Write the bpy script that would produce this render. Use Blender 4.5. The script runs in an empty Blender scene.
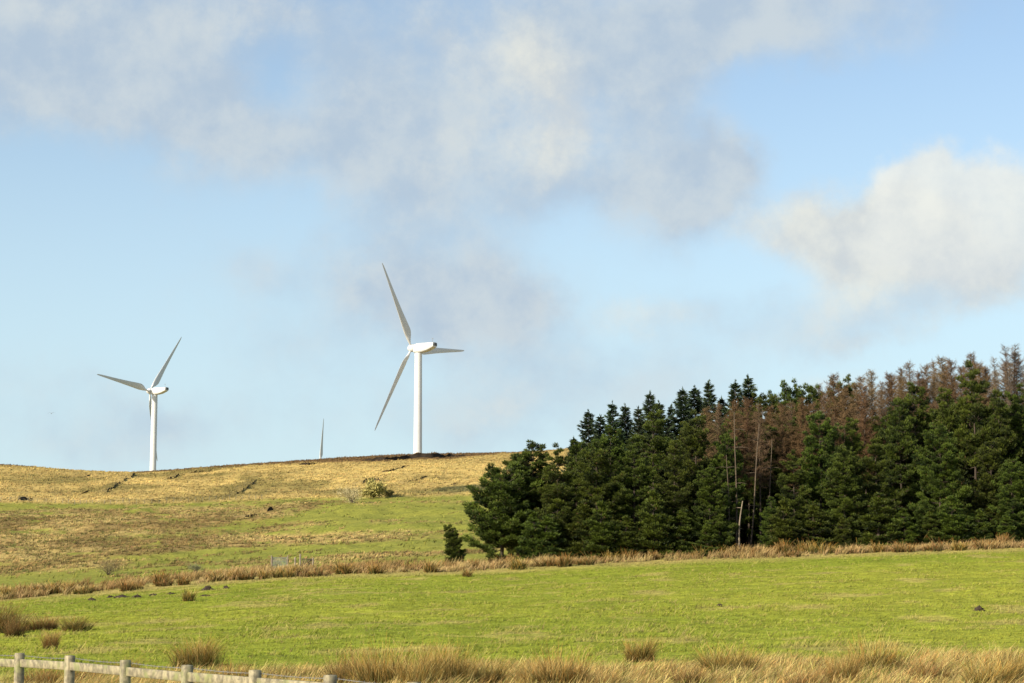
import bpy, math, random
import numpy as np

rng = np.random.default_rng(7)
random.seed(7)
scene = bpy.context.scene
COL = scene.collection

# ------------------------------------------------------------------ camera
F = 1900.0                      # focal length in pixels of a 1024 wide frame
PITCH = math.atan(246 / F)
CAMZ = 1.95
SP, CP = math.sin(PITCH), math.cos(PITCH)
cam = bpy.data.cameras.new('camera')
cam.sensor_width = 36.0
cam.lens = 36.0 * F / 1024.0
cam.clip_start = 0.1
cam.clip_end = 30000
camo = bpy.data.objects.new('camera', cam)
camo.location = (0, 0, CAMZ)
camo.rotation_euler = (math.pi / 2 + PITCH, 0, 0)
COL.objects.link(camo)
scene.camera = camo


def at(px, py, D):
    """point at ground distance D (world y) seen towards px, py"""
    a = (px - 512) / F
    b = (341.5 - py) / F
    dy = CP - b * SP
    return np.array((a / dy * D, D, CAMZ + (SP + b * CP) / dy * D))


def project(x, y, z):
    z = z - CAMZ
    dep = y * CP + z * SP
    return 512 + F * x / dep, 341.5 - F * (z * CP - y * SP) / dep


# ------------------------------------------------------------------ noise
def _hash(ix, iy, seed):
    n = (ix.astype(np.int64) * 374761393 + iy.astype(np.int64) * 668265263 + seed * 1274126177) & 0xffffffff
    n = ((n ^ (n >> 13)) * 1274126177) & 0xffffffff
    return ((n ^ (n >> 16)) & 0xffff) / 65535.0


def vnoise(x, y, seed=0):
    x = np.asarray(x, float); y = np.asarray(y, float)
    ix = np.floor(x); iy = np.floor(y)
    fx = x - ix; fy = y - iy
    fx = fx * fx * (3 - 2 * fx); fy = fy * fy * (3 - 2 * fy)
    a = _hash(ix, iy, seed); b = _hash(ix + 1, iy, seed)
    c = _hash(ix, iy + 1, seed); d = _hash(ix + 1, iy + 1, seed)
    return (a * (1 - fx) + b * fx) * (1 - fy) + (c * (1 - fx) + d * fx) * fy


def fbm(x, y, seed=0, o=4):
    s = 0; a = 0.5; t = 0
    for i in range(o):
        s = s + a * vnoise(x, y, seed + i * 17); t += a
        x = x * 2.03 + 5.1; y = y * 2.03 + 1.7; a *= 0.5
    return s / t


def sstep(a, b, x):
    t = np.clip((x - a) / (b - a), 0, 1)
    return t * t * (3 - 2 * t)


# ------------------------------------------------------------------ terrain heights
DK = [22, 30, 40, 60, 80, 100, 125, 150, 165, 200, 260, 330, 400, 470, 540, 620]
COLS = {
    0:    [765, 700, 676, 648, 630, 617, 607, 600, 591, 576, 546, 521, 503, 490, 477, 464],
    130:  [765, 699, 674, 643, 625, 611, 599, 590, 583, 569, 543, 520, 504, 491, 479.5, 472],
    200:  [764, 698, 672, 641, 622, 607, 594, 584, 577, 565, 541, 519, 503, 490, 477.5, 467.3],
    260:  [764, 698, 670, 640, 620, 604, 590, 579, 572, 561, 539, 517, 502, 489, 475, 463],
    400:  [763, 697, 668, 638, 617, 600, 585, 573, 567, 555, 531, 511, 497, 483, 469, 454.5],
    512:  [762, 696, 666, 636, 615, 598, 582, 569, 562, 550, 526, 506, 490, 477, 464, 452],
    640:  [760, 694, 664, 633, 611, 593, 576, 562, 556, 546, 524, 502, 486, 471, 457, 443],
    800:  [758, 692, 662, 630, 607, 588, 570, 556, 551, 543, 521, 500, 482, 466, 452, 438],
    1024: [755, 690, 659, 626, 601, 581, 562, 548, 545, 539, 518, 497, 478, 462, 447, 432],
}
CPX = sorted(COLS)
DG = np.geomspace(20, 620, 420)


def pchip(x, y, q):
    x = np.array(x, float); y = np.array(y, float)
    h = np.diff(x); d = np.diff(y) / h
    m = np.zeros_like(y)
    m[0] = d[0]; m[-1] = d[-1]
    for i in range(1, len(x) - 1):
        if d[i - 1] * d[i] > 0:
            w1 = 2 * h[i] + h[i - 1]; w2 = h[i] + 2 * h[i - 1]
            m[i] = (w1 + w2) / (w1 / d[i - 1] + w2 / d[i])
    k = np.clip(np.searchsorted(x, q) - 1, 0, len(x) - 2)
    t = (q - x[k]) / h[k]
    return ((1 + 2 * t) * (1 - t) ** 2 * y[k] + t * (1 - t) ** 2 * h[k] * m[k]
            + t * t * (3 - 2 * t) * y[k + 1] + t * t * (t - 1) * h[k] * m[k + 1])


_rows = []
for c in CPX:
    z = [at(c, p, d)[2] for p, d in zip(COLS[c], DK)]
    _rows.append(pchip(DK, z, np.clip(DG, 22, 620)))
_rows = np.array(_rows)
UG = np.linspace(-0.3, 0.3, 241)
_cu = np.array([(c - 512) / F for c in CPX])
ZT = np.array([pchip(_cu, _rows[:, j], np.clip(UG, _cu[0], _cu[-1])) for j in range(len(DG))])   # [D,u]
LDG = np.log(DG)


def ridge_d(u):
    return 620.0


def G0(x, y):
    x = np.asarray(x, float); y = np.asarray(y, float)
    D = np.clip(y, 20, 620)
    u = np.clip(x / np.maximum(y, 20), -0.3, 0.3)
    fj = (np.log(D) - LDG[0]) / (LDG[1] - LDG[0])
    j = np.clip(np.floor(fj).astype(int), 0, len(DG) - 2); tj = fj - j
    fi = (u - UG[0]) / (UG[1] - UG[0])
    i = np.clip(np.floor(fi).astype(int), 0, len(UG) - 2); ti = fi - i
    z = ((ZT[j, i] * (1 - ti) + ZT[j, i + 1] * ti) * (1 - tj) + (ZT[j + 1, i] * (1 - ti) + ZT[j + 1, i + 1] * ti) * tj)
    over = np.clip(y - 620, 0, None)
    z = z - 8.0 * (1 - np.exp(-over / 45.0)) - np.clip(y - 2200, 0, None) * 0.01
    return z


def G(x, y):
    x = np.asarray(x, float); y = np.asarray(y, float)
    z = G0(x, y)
    near = sstep(26, 60, y) * (1 - sstep(600, 640, y))
    z = z + (fbm(x / 5.0, y / 5.0, 3) - 0.5) * 0.28 * near
    z = z + (fbm(x / 1.3, y / 1.6, 13, 3) - 0.5) * 0.16 * near * (1 - sstep(120, 170, y))
    moor = sstep(165, 260, y) * (1 - sstep(585, 622, y))
    z = z + (fbm(x / 14.0, y / 14.0, 9) - 0.5) * 2.0 * moor + (fbm(x / 4.0, y / 4.0, 21, 3) - 0.5) * 0.9 * moor
    return z


def gz(x, y):
    return float(G(np.array([x]), np.array([y]))[0])


def ground_at(px, py, lo=22, hi=618):
    """ground point that appears at px, py"""
    D = np.geomspace(lo, hi, 3000)
    a = (px - 512) / F
    b = (341.5 - py) / F
    x = a / (CP - b * SP) * D
    p = project(x, D, G(x, D))[1]
    k = np.argmax(p <= py)
    if p[k] > py:
        k = len(D) - 1
    return np.array((x[k], D[k], float(G(x[k:k + 1], D[k:k + 1])[0])))


def edge_py(px):
    return np.interp(px, CPX, [COLS[c][7] for c in CPX])


# ------------------------------------------------------------------ mesh helpers
def mesh_from(name, V, Fc, C=None, smooth=False):
    """V (n,3), Fc list of (m,k) index arrays, C (n,4) colours"""
    me = bpy.data.meshes.new(name)
    if not isinstance(Fc, (list, tuple)):
        Fc = [Fc]
    Fc = [np.asarray(f, np.int32) for f in Fc if len(f)]
    V = np.asarray(V, np.float32)
    me.vertices.add(len(V))
    me.vertices.foreach_set('co', V.ravel())
    loops = np.concatenate([f.ravel() for f in Fc])
    tot = np.concatenate([np.full(len(f), f.shape[1], np.int32) for f in Fc])
    start = np.concatenate([[0], np.cumsum(tot)[:-1]]).astype(np.int32)
    me.loops.add(len(loops))
    me.loops.foreach_set('vertex_index', loops)
    me.polygons.add(len(tot))
    me.polygons.foreach_set('loop_start', start)
    if C is not None:
        at_ = me.color_attributes.new('tint', 'FLOAT_COLOR', 'POINT')
        C = np.asarray(C, np.float32)
        if C.shape[1] == 3:
            C = np.concatenate([C, np.ones((len(C), 1), np.float32)], 1)
        at_.data.foreach_set('color', C.ravel())
    me.update(calc_edges=True)
    me.validate()
    if smooth:
        me.polygons.foreach_set('use_smooth', np.ones(len(tot), bool))
    return me


class MB:
    """collects pieces and links them as one mesh object"""
    def __init__(self):
        self.V = []; self.F3 = []; self.F4 = []; self.C = []; self.n = 0; self.has_c = False

    def add(self, V, F, C=None):
        V = np.asarray(V, float); F = np.asarray(F, int)
        self.V.append(V)
        (self.F3 if F.shape[1] == 3 else self.F4).append(F + self.n)
        if C is None:
            C = np.ones((len(V), 3)) * 0.5
        else:
            self.has_c = True
            C = np.asarray(C, float)
            if C.ndim == 1:
                C = np.tile(C, (len(V), 1))
        self.C.append(C[:, :3])
        self.n += len(V)

    def mesh(self, name, mat, smooth=False):
        V = np.concatenate(self.V)
        Fs = []
        if self.F3: Fs.append(np.concatenate(self.F3))
        if self.F4: Fs.append(np.concatenate(self.F4))
        me = mesh_from(name, V, Fs, np.concatenate(self.C) if self.has_c else None, smooth)
        if mat: me.materials.append(mat)
        return me

    def build(self, name, mat, parent=None, smooth=False):
        return link(name, self.mesh(name, mat, smooth), parent)


def link(name, me, parent=None, loc=None):
    o = bpy.data.objects.new(name, me)
    COL.objects.link(o)
    if parent is not None: o.parent = parent
    if loc is not None: o.location = loc
    return o


def tag(o, label=None, cat=None, group=None, kind=None):
    if label: o['label'] = label
    if cat: o['category'] = cat
    if group: o['group'] = group
    if kind: o['kind'] = kind
    return o


def empty(name, loc, rz=0.0):
    o = bpy.data.objects.new(name, None)
    o.empty_display_size = 0.5
    COL.objects.link(o)
    o.location = loc
    o.rotation_euler = (0, 0, rz)
    return o


def unit(v):
    v = np.asarray(v, float)
    return v / np.maximum(np.linalg.norm(v, axis=-1, keepdims=True), 1e-9)


def tube(mb, pts, radii, n=6, C=None, cap=True):
    pts = np.asarray(pts, float)
    k = len(pts)
    tang = unit(np.gradient(pts, axis=0))
    ref = np.array((0, 0, 1.0)) if abs(tang[0][2]) < 0.9 else np.array((0, 1.0, 0))
    V = []
    s = unit(np.cross(tang, ref)); t = np.cross(s, tang)
    an = np.arange(n) / n * 2 * math.pi
    for i in range(k):
        V.append(pts[i] + radii[i] * (np.cos(an)[:, None] * s[i] + np.sin(an)[:, None] * t[i]))
    V = np.concatenate(V)
    Fq = []
    for i in range(k - 1):
        for j in range(n):
            Fq.append((i * n + j, i * n + (j + 1) % n, (i + 1) * n + (j + 1) % n, (i + 1) * n + j))
    mb.add(V, Fq, C)
    if cap:
        for i in (0, k - 1):
            V2 = np.concatenate([V[i * n:(i + 1) * n], pts[i:i + 1]])
            mb.add(V2, [(j, (j + 1) % n, n) if i else ((j + 1) % n, j, n) for j in range(n)], C)


def box(mb, c, s, M=None, C=None, bevel=0.0):
    c = np.asarray(c, float); s = np.asarray(s, float) / 2
    if bevel <= 0:
        V = np.array([(x, y, z) for x in (-1, 1) for y in (-1, 1) for z in (-1, 1)]) * s
        Fq = [(0, 1, 3, 2), (4, 6, 7, 5), (0, 4, 5, 1), (2, 3, 7, 6), (0, 2, 6, 4), (1, 5, 7, 3)]
        if M is not None: V = V @ np.asarray(M).T
        mb.add(V + c, Fq, C)
        return
    # long bevelled bar: octagonal section, extruded along the longest side
    ax = int(np.argmax(s)); o1, o2 = [i for i in range(3) if i != ax]
    b = bevel
    sec = [(s[o1] - b, s[o2]), (s[o1], s[o2] - b), (s[o1], -s[o2] + b), (s[o1] - b, -s[o2]), (-s[o1] + b, -s[o2]), (-s[o1], -s[o2] + b), (-s[o1], s[o2] - b), (-s[o1] + b, s[o2])]
    V = []
    for e, k in ((-s[ax], 0.9), (-s[ax] + b, 1), (s[ax] - b, 1), (s[ax], 0.9)):
        for p, q in sec:
            v = [0, 0, 0]; v[ax] = e; v[o1] = p * k; v[o2] = q * k
            V.append(v)
    V = np.array(V)
    Fq = [(i * 8 + j, i * 8 + (j + 1) % 8, (i + 1) * 8 + (j + 1) % 8, (i + 1) * 8 + j) for i in range(3) for j in range(8)]
    for i in (0, 24):
        Fq += [(i, i + 1, i + 2, i + 3), (i, i + 3, i + 4, i + 7), (i + 4, i + 5, i + 6, i + 7)]
    if M is not None: V = V @ np.asarray(M).T
    mb.add(V + c, Fq, C)


def blades(P, H, W, lean, lean_dir, c0, c1, nseg=2, r=None, curve=1.6, wdir=None, cpow=1.0):
    """grass blades: P roots (n,3); H, W (n); lean sideways reach as a share of H; lean_dir angle (n)"""
    r = r or rng
    n = len(P)
    H = np.broadcast_to(H, n); W = np.broadcast_to(W, n); lean = np.broadcast_to(lean, n)
    ld = np.stack([np.cos(lean_dir), np.sin(lean_dir), np.zeros(n)], 1)
    wa = r.uniform(0, 2 * math.pi, n) if wdir is None else wdir
    wv = np.stack([np.cos(wa), np.sin(wa), np.zeros(n)], 1)
    V = []; C = []
    for k in range(nseg + 1):
        t = k / nseg
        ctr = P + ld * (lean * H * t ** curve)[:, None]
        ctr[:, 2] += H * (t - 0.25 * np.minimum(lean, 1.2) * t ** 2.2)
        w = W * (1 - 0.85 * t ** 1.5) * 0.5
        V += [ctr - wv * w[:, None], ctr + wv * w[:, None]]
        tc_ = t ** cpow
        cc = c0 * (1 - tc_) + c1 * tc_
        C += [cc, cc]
    V = np.stack(V, 1).reshape(-1, 3)
    C = np.stack(C, 1).reshape(-1, c0.shape[1])
    m = 2 * (nseg + 1)
    base = np.arange(n)[:, None] * m
    Fq = np.concatenate([base + np.array([[2 * k, 2 * k + 1, 2 * k + 3, 2 * k + 2]]) for k in range(nseg)])
    return V, Fq, C


def spikes(P, Dr, L, W, C, r=None):
    """needle sprays: one thin triangle per point"""
    r = r or rng
    n = len(P)
    Dr = unit(Dr)
    s = unit(np.cross(Dr, r.normal(size=(n, 3))))
    L = np.broadcast_to(L, n)[:, None]; W = np.broadcast_to(W, n)[:, None]
    V = np.stack([P - s * W * 0.5, P + s * W * 0.5, P + Dr * L * 0.55 + s * W * 0.42, P + Dr * L], 1).reshape(-1, 3)
    b = np.arange(n)[:, None] * 4
    return V, b + np.array([[0, 1, 2, 3]]), np.repeat(C, 4, 0)


# ------------------------------------------------------------------ materials
def new_mat(name):
    m = bpy.data.materials.new(name)
    m.use_nodes = True
    nt = m.node_tree
    return m, nt, nt.nodes['Principled BSDF']


def N(nt, t, **kw):
    n = nt.nodes.new(t)
    for k, v in kw.items():
        if k.startswith('i_'):
            key = k[2:]
            n.inputs[int(key) if key.isdigit() else key].default_value = v
        else:
            setattr(n, k, v)
    return n


def mixc(nt, fac, a, b, mode='MIX'):
    n = nt.nodes.new('ShaderNodeMix'); n.data_type = 'RGBA'; n.blend_type = mode
    for sock, v in ((n.inputs[0], fac), (n.inputs[6], a), (n.inputs[7], b)):
        if isinstance(v, bpy.types.NodeSocket): nt.links.new(v, sock)
        elif isinstance(v, (int, float)): sock.default_value = v
        else: sock.default_value = (*v, 1) if len(v) == 3 else v
    return n.outputs[2]


def math_(nt, op, a, b=None, c=None, clamp=False):
    n = nt.nodes.new('ShaderNodeMath'); n.operation = op; n.use_clamp = clamp
    for i, v in enumerate((a, b, c)):
        if v is None: continue
        if isinstance(v, bpy.types.NodeSocket): nt.links.new(v, n.inputs[i])
        else: n.inputs[i].default_value = v
    return n.outputs[0]


def noise_(nt, vec, scale, detail=4, rough=0.55):
    n = nt.nodes.new('ShaderNodeTexNoise')
    n.inputs['Scale'].default_value = scale; n.inputs['Detail'].default_value = detail
    n.inputs['Roughness'].default_value = rough
    if vec is not None: nt.links.new(vec, n.inputs['Vector'])
    return n.outputs['Fac']


def remap(nt, v, a, b, lo=0.0, hi=1.0):
    n = nt.nodes.new('ShaderNodeMapRange'); n.interpolation_type = 'SMOOTHSTEP'
    nt.links.new(v, n.inputs['Value'])
    for k, x in (('From Min', a), ('From Max', b), ('To Min', lo), ('To Max', hi)):
        n.inputs[k].default_value = x
    return n.outputs['Result']


def plain(name, col, rough=0.7, var=0.15, scale=3.0, bump=0.0, spec=0.3):
    m, nt, b = new_mat(name)
    tc = N(nt, 'ShaderNodeTexCoord')
    f = noise_(nt, tc.outputs['Object'], scale, 5)
    f2 = noise_(nt, tc.outputs['Object'], scale * 0.23, 3)
    c = mixc(nt, remap(nt, f, 0.3, 0.7), [x * (1 - var) for x in col], [min(1, x * (1 + var)) for x in col])
    c = mixc(nt, remap(nt, f2, 0.35, 0.7, 0, 0.5), c, [x * (1 - 1.5 * var) for x in col])
    nt.links.new(c, b.inputs['Base Color'])
    b.inputs['Roughness'].default_value = rough
    b.inputs['Specular IOR Level'].default_value = spec
    if bump:
        bp = N(nt, 'ShaderNodeBump'); bp.inputs['Strength'].default_value = bump
        nt.links.new(f, bp.inputs['Height']); nt.links.new(bp.outputs['Normal'], b.inputs['Normal'])
    return m


def tinted(name, rough=0.75, trans=0.0, spec=0.15, rand=0.0, up=0.0):
    """colour from the mesh's own 'tint' attribute, a little different on every object"""
    m, nt, b = new_mat(name)
    a = N(nt, 'ShaderNodeAttribute', attribute_name='tint')
    c = a.outputs['Color']
    if rand:
        oi = N(nt, 'ShaderNodeObjectInfo')
        hs = N(nt, 'ShaderNodeHueSaturation')
        nt.links.new(math_(nt, 'MULTIPLY_ADD', oi.outputs['Random'], rand * 2, 1 - rand), hs.inputs['Value'])
        nt.links.new(math_(nt, 'MULTIPLY_ADD', oi.outputs['Random'], 0.03, 0.485), hs.inputs['Hue'])
        nt.links.new(c, hs.inputs['Color']); c = hs.outputs['Color']
    nt.links.new(c, b.inputs['Base Color'])
    b.inputs['Roughness'].default_value = rough
    b.inputs['Specular IOR Level'].default_value = spec
    if up:
        g = N(nt, 'ShaderNodeNewGeometry')
        vm = N(nt, 'ShaderNodeVectorMath', operation='SCALE'); nt.links.new(g.outputs['Normal'], vm.inputs[0]); vm.inputs['Scale'].default_value = 1 - up
        va = N(nt, 'ShaderNodeVectorMath', operation='ADD'); nt.links.new(vm.outputs[0], va.inputs[0]); va.inputs[1].default_value = (0, 0, up)
        vn = N(nt, 'ShaderNodeVectorMath', operation='NORMALIZE'); nt.links.new(va.outputs[0], vn.inputs[0])
        nt.links.new(vn.outputs[0], b.inputs['Normal'])
    if trans:
        out = nt.nodes['Material Output']
        tr = N(nt, 'ShaderNodeBsdfTranslucent'); nt.links.new(c, tr.inputs['Color'])
        mx = N(nt, 'ShaderNodeMixShader'); mx.inputs[0].default_value = trans
        nt.links.new(b.outputs[0], mx.inputs[1]); nt.links.new(tr.outputs[0], mx.inputs[2])
        nt.links.new(mx.outputs[0], out.inputs['Surface'])
    return m


M_NEEDLE = tinted('pine_needles', 0.6, 0.12, 0.25, 0.16)
M_SPRUCE = tinted('spruce_needles', 0.6, 0.1, 0.2, 0.12)
M_TWIG = tinted('bare_twigs', 0.8, 0.0, 0.1, 0.18)
M_BLADE = tinted('grass_blades', 0.7, 0.25, 0.15, 0.0, 0.45)
M_RUSH = tinted('rush_stems', 0.65, 0.18, 0.2, 0.10, 0.1)
M_BARK = plain('conifer_bark', (0.060, 0.045, 0.032), 0.9, 0.35, 2.5, 0.4)
M_PALEBARK = plain('pale_bark', (0.23, 0.185, 0.13), 0.9, 0.25, 2.0, 0.3)
M_DEAD = plain('dead_wood', (0.105, 0.078, 0.052), 0.9, 0.3, 2.0, 0.3)
M_WHITE = plain('turbine_white_paint', (0.57, 0.57, 0.55), 0.42, 0.04, 0.22, 0, 0.4)
M_GREY = plain('grey_louvre', (0.12, 0.125, 0.13), 0.5, 0.1, 2)
M_PEAT = plain('wet_peat', (0.028, 0.019, 0.012), 0.9, 0.3, 1.2, 0.6)
M_SOIL = plain('molehill_soil', (0.055, 0.038, 0.025), 0.95, 0.35, 9, 0.8)
M_WIRE = plain('galvanised_wire', (0.20, 0.19, 0.17), 0.45, 0.1, 20)
M_BIRD = plain('bird_feathers', (0.22, 0.22, 0.23), 0.8, 0.2, 8)


def wood_mat():
    m, nt, b = new_mat('weathered_rail_timber')
    tc = N(nt, 'ShaderNodeTexCoord')
    mp = N(nt, 'ShaderNodeMapping'); nt.links.new(tc.outputs['Object'], mp.inputs['Vector'])
    g = noise_(nt, mp.outputs[0], 14, 6)
    lich = noise_(nt, mp.outputs[0], 5.0, 4)
    c = mixc(nt, remap(nt, g, 0.3, 0.72), (0.13, 0.112, 0.07), (0.345, 0.295, 0.18))
    c = mixc(nt, remap(nt, lich, 0.48, 0.72, 0, 0.75), c, (0.20, 0.215, 0.07))
    kn = noise_(nt, mp.outputs[0], 30, 3)
    c = mixc(nt, remap(nt, kn, 0.60, 0.72, 0, 0.7), c, (0.10, 0.08, 0.05))
    nt.links.new(c, b.inputs['Base Color']); b.inputs['Roughness'].default_value = 0.85
    bp = N(nt, 'ShaderNodeBump'); bp.inputs['Strength'].default_value = 0.4
    nt.links.new(g, bp.inputs['Height']); nt.links.new(bp.outputs['Normal'], b.inputs['Normal'])
    return m


M_WOOD = wood_mat()

# colours of the ground cover (linear)
GREEN = np.array((0.305, 0.312, 0.038))
GREEN2 = np.array((0.215, 0.258, 0.026))
STRAW = np.array((0.42, 0.325, 0.115))
GOLD = np.array((0.50, 0.365, 0.125))
OLIVE = np.array((0.215, 0.175, 0.055))
BROWN = np.array((0.255, 0.180, 0.068))
HEATH = np.array((0.105, 0.052, 0.026))
PEATC = np.array((0.045, 0.03, 0.018))


# ------------------------------------------------------------------ cover masks
def cover(x, y, z=None):
    """share of gold moor grass, brown rushes, heather, dry straw at ground points (the rest is green)"""
    if z is None: z = G(x, y)
    px, py = project(x, y, z)
    jn = (fbm(x / 9, y / 9, 31) - 0.5)
    jn2 = (fbm(x / 3.2, y / 3.2, 37, 3) - 0.5)
    behind = sstep(158, 168, y)
    pyj = py + jn * 10 + jn2 * 4
    # moor above the boundary
    mb = np.interp(px, [-200, 0, 60, 130, 260, 300, 330, 360, 420, 480, 530, 1024], [502, 502, 503, 504, 500, 498, 498, 497, 497, 494, 490, 482])
    gold = behind * sstep(mb + 2, mb - 1, py + jn2 * 3)
    # brown rush beds on the lower slope
    def bed(points, half, soft=3.0, j=1.0):
        xs = [p[0] for p in points]; ys = [p[1] for p in points]
        cy = np.interp(px, xs, ys)
        hh = np.interp(px, xs, half)
        return sstep(hh + soft, hh - soft, np.abs(py + j * (jn * 9 + jn2 * 5) - cy))
    br = bed([(-200, 536), (0, 530), (100, 524), (200, 519), (255, 514), (300, 508), (330, 503)], [20, 18, 15, 11, 7, 4, 0])
    br = np.maximum(br, bed([(-200, 560), (0, 553), (100, 549), (200, 543), (300, 538), (380, 538), (410, 538)], [11, 11, 9, 7, 6, 3, 0]))
    br = np.maximum(br, 0.85 * bed([(-200, 572), (0, 566), (90, 563), (140, 565), (200, 563)], [9, 8, 6, 2, 0]))
    br = np.maximum(br, 0.9 * bed([(300, 562), (345, 557), (400, 553), (480, 549), (520, 546)], [0, 3, 3.5, 3, 0], 2))
    br = np.maximum(br, 0.8 * bed([(250, 533), (280, 528), (310, 524), (330, 523)], [1, 3, 2, 0], 2))
    br = np.maximum(br, 0.6 * bed([(370, 537), (420, 534), (450, 533), (470, 533)], [1, 2, 1.6, 0], 1.5))
    br = br * behind * (1 - gold)
    br = br * sstep(-0.24, 0.02, jn2 + 0.8 * jn + 0.10)
    # the front rush fringe
    # heather and dark rushes on the moor
    sky = np.interp(px, [0, 50, 100, 130, 152, 175, 200, 260, 320, 360, 420, 470, 512, 640, 1024], [464, 465, 468, 470.5, 471, 469, 466.5, 463, 459.5, 457, 454, 454, 452, 443, 432])
    th = np.interp(px, [0, 150, 300, 345, 360, 450, 470, 500], [2.0, 1.5, 2.5, 4, 5.5, 5.5, 3.0, 1.2])
    he = gold * sstep(th + 1.2, th - 1.2, py - sky + jn2 * 2.5)
    dk = gold * bed([(425, 492), (450, 489), (500, 487.5), (540, 486)], [0, 3.2, 3.6, 3.6], 1.2, 0.25)
    blotch = gold * sstep(0.06, 0.22, fbm(x / 17, y / 30, 51) - 0.5)
    straw_near = (1 - behind) * (sstep(0.1, 0.25, fbm(x / 2.4, y / 3.2, 61) - 0.5) * 0.55 + sstep(46, 31, y) * 0.7)
    straw_edge = sstep(138, 150, y) * (1 - sstep(164, 170, y)) * 0.85
    st = np.clip(np.maximum(straw_near, straw_edge), 0, 1)
    return dict(gold=gold, brown=br, heath=he, dark=dk, blotch=blotch, straw=st, px=px, py=py, behind=behind)


def cover_rgb(c, x, y):
    n = (0.45 * fbm(x / 6, y / 9, 71) + 0.9 * sstep(.3, .7, fbm(x / 26, y / 30, 79)) * .65)[:, None]
    n2 = fbm(x / 1.3, y / 1.3, 73, 3)[:, None]
    g = GREEN2 * (1 - n) + GREEN * n
    w = lambda k: c[k][:, None]
    col = g * (0.8 + 0.4 * n2)
    lower = (c['behind'] * (1 - c['gold']))[:, None]
    col = col * (1 - lower) + lower * (col * 0.45 + np.array((0.205, 0.190, 0.05)) * 0.60)
    col = col * (1 - w('straw')) + STRAW * w('straw')
    hb = sstep(-.12, .12, fbm(x / 9, y / 22, 97) - .5)[:, None]
    col = col * (1 - w('brown')) + (BROWN * 1.05 * hb + np.array((.43, .315, .115)) * (1 - hb)) * (0.75 + 0.5 * n2) * w('brown')
    gold = GOLD * (0.8 + 0.4 * n) * (1 - 0.75 * w('blotch')) + OLIVE * 0.75 * w('blotch')
    col = col * (1 - w('gold')) + gold * w('gold')
    col = col * (1 - 0.8 * w('dark')) + np.array((0.13, 0.125, 0.05)) * 0.8 * w('dark')
    col = col * (1 - 0.85 * w('heath')) + HEATH * 0.85 * w('heath')
    return col


# ------------------------------------------------------------------ ground
def build_ground():
    us = np.concatenate([np.linspace(-2.2, -0.62, 18)[:-1], np.linspace(-0.62, -0.31, 32)[:-1], np.linspace(-0.31, 0.31, 460), np.linspace(0.31, 0.62, 32)[1:], np.linspace(0.62, 2.2, 18)[1:]])
    ys = np.concatenate([np.linspace(-80, 20, 30)[:-1], np.geomspace(20, 700, 520), np.geomspace(700, 12000, 60)[1:]])
    U, Y = np.meshgrid(us, ys)
    X = U * np.sqrt(np.maximum(Y, 0) ** 2 + 30 ** 2)
    x = X.ravel(); y = Y.ravel()
    z = G(x, y)
    c = cover(x, y, z)
    rgb = cover_rgb(c, x, y)
    nc = len(us)
    i = np.arange(len(ys) - 1)[:, None] * nc + np.arange(nc - 1)[None]
    i = i.ravel()
    Fq = np.stack([i, i + 1, i + nc + 1, i + nc], 1)
    me = mesh_from('ground', np.stack([x, y, z], 1), Fq, rgb, True)
    m, nt, b = new_mat('pasture_and_moor')
    a = N(nt, 'ShaderNodeAttribute', attribute_name='tint')
    tc = N(nt, 'ShaderNodeTexCoord')
    n1 = noise_(nt, tc.outputs['Object'], 3.0, 6, 0.65)
    n2 = noise_(nt, tc.outputs['Object'], 0.35, 5, 0.6)
    c = mixc(nt, 1.0, a.outputs['Color'], mixc(nt, remap(nt, n1, 0.3, 0.7), (0.62, 0.62, 0.62), (1.3, 1.28, 1.2)), 'MULTIPLY')
    c = mixc(nt, 1.0, c, mixc(nt, remap(nt, n2, 0.3, 0.7), (0.85, 0.87, 0.85), (1.12, 1.1, 1.1)), 'MULTIPLY')
    nt.links.new(c, b.inputs['Base Color'])
    b.inputs['Roughness'].default_value = 0.95; b.inputs['Specular IOR Level'].default_value = 0.05
    bp = N(nt, 'ShaderNodeBump'); bp.inputs['Strength'].default_value = 0.7; bp.inputs['Distance'].default_value = 0.12
    nt.links.new(n1, bp.inputs['Height']); nt.links.new(bp.outputs['Normal'], b.inputs['Normal'])
    me.materials.append(m)
    o = link('ground', me)
    tag(o, 'rolling green pasture rising to a golden moor', None, None, 'structure')


build_ground()


# ------------------------------------------------------------------ ground cover as stuff
def scatter(n, d0, d1, power=1.0, umax=0.295):
    """random ground points, denser near the viewer: uniform in log distance when power = 0"""
    t = rng.uniform(0, 1, n)
    if power == 0:
        D = d0 * (d1 / d0) ** t
    else:
        D = (d0 ** power + t * (d1 ** power - d0 ** power)) ** (1 / power)
    u = rng.uniform(-umax, umax, n)
    return u * D, D


def in_wood(x, y, z):
    px, py = project(x, y, z)
    return ((px > 488) & (y > 160) & (y < 222)) | (px > 660) & (y > 160)


def vary(c, amt, n):
    return np.clip(c * (1 + rng.normal(0, amt, (n, 1))) * (1 + rng.normal(0, amt * 0.25, (n, 3))), 0.004, 0.9)


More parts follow.
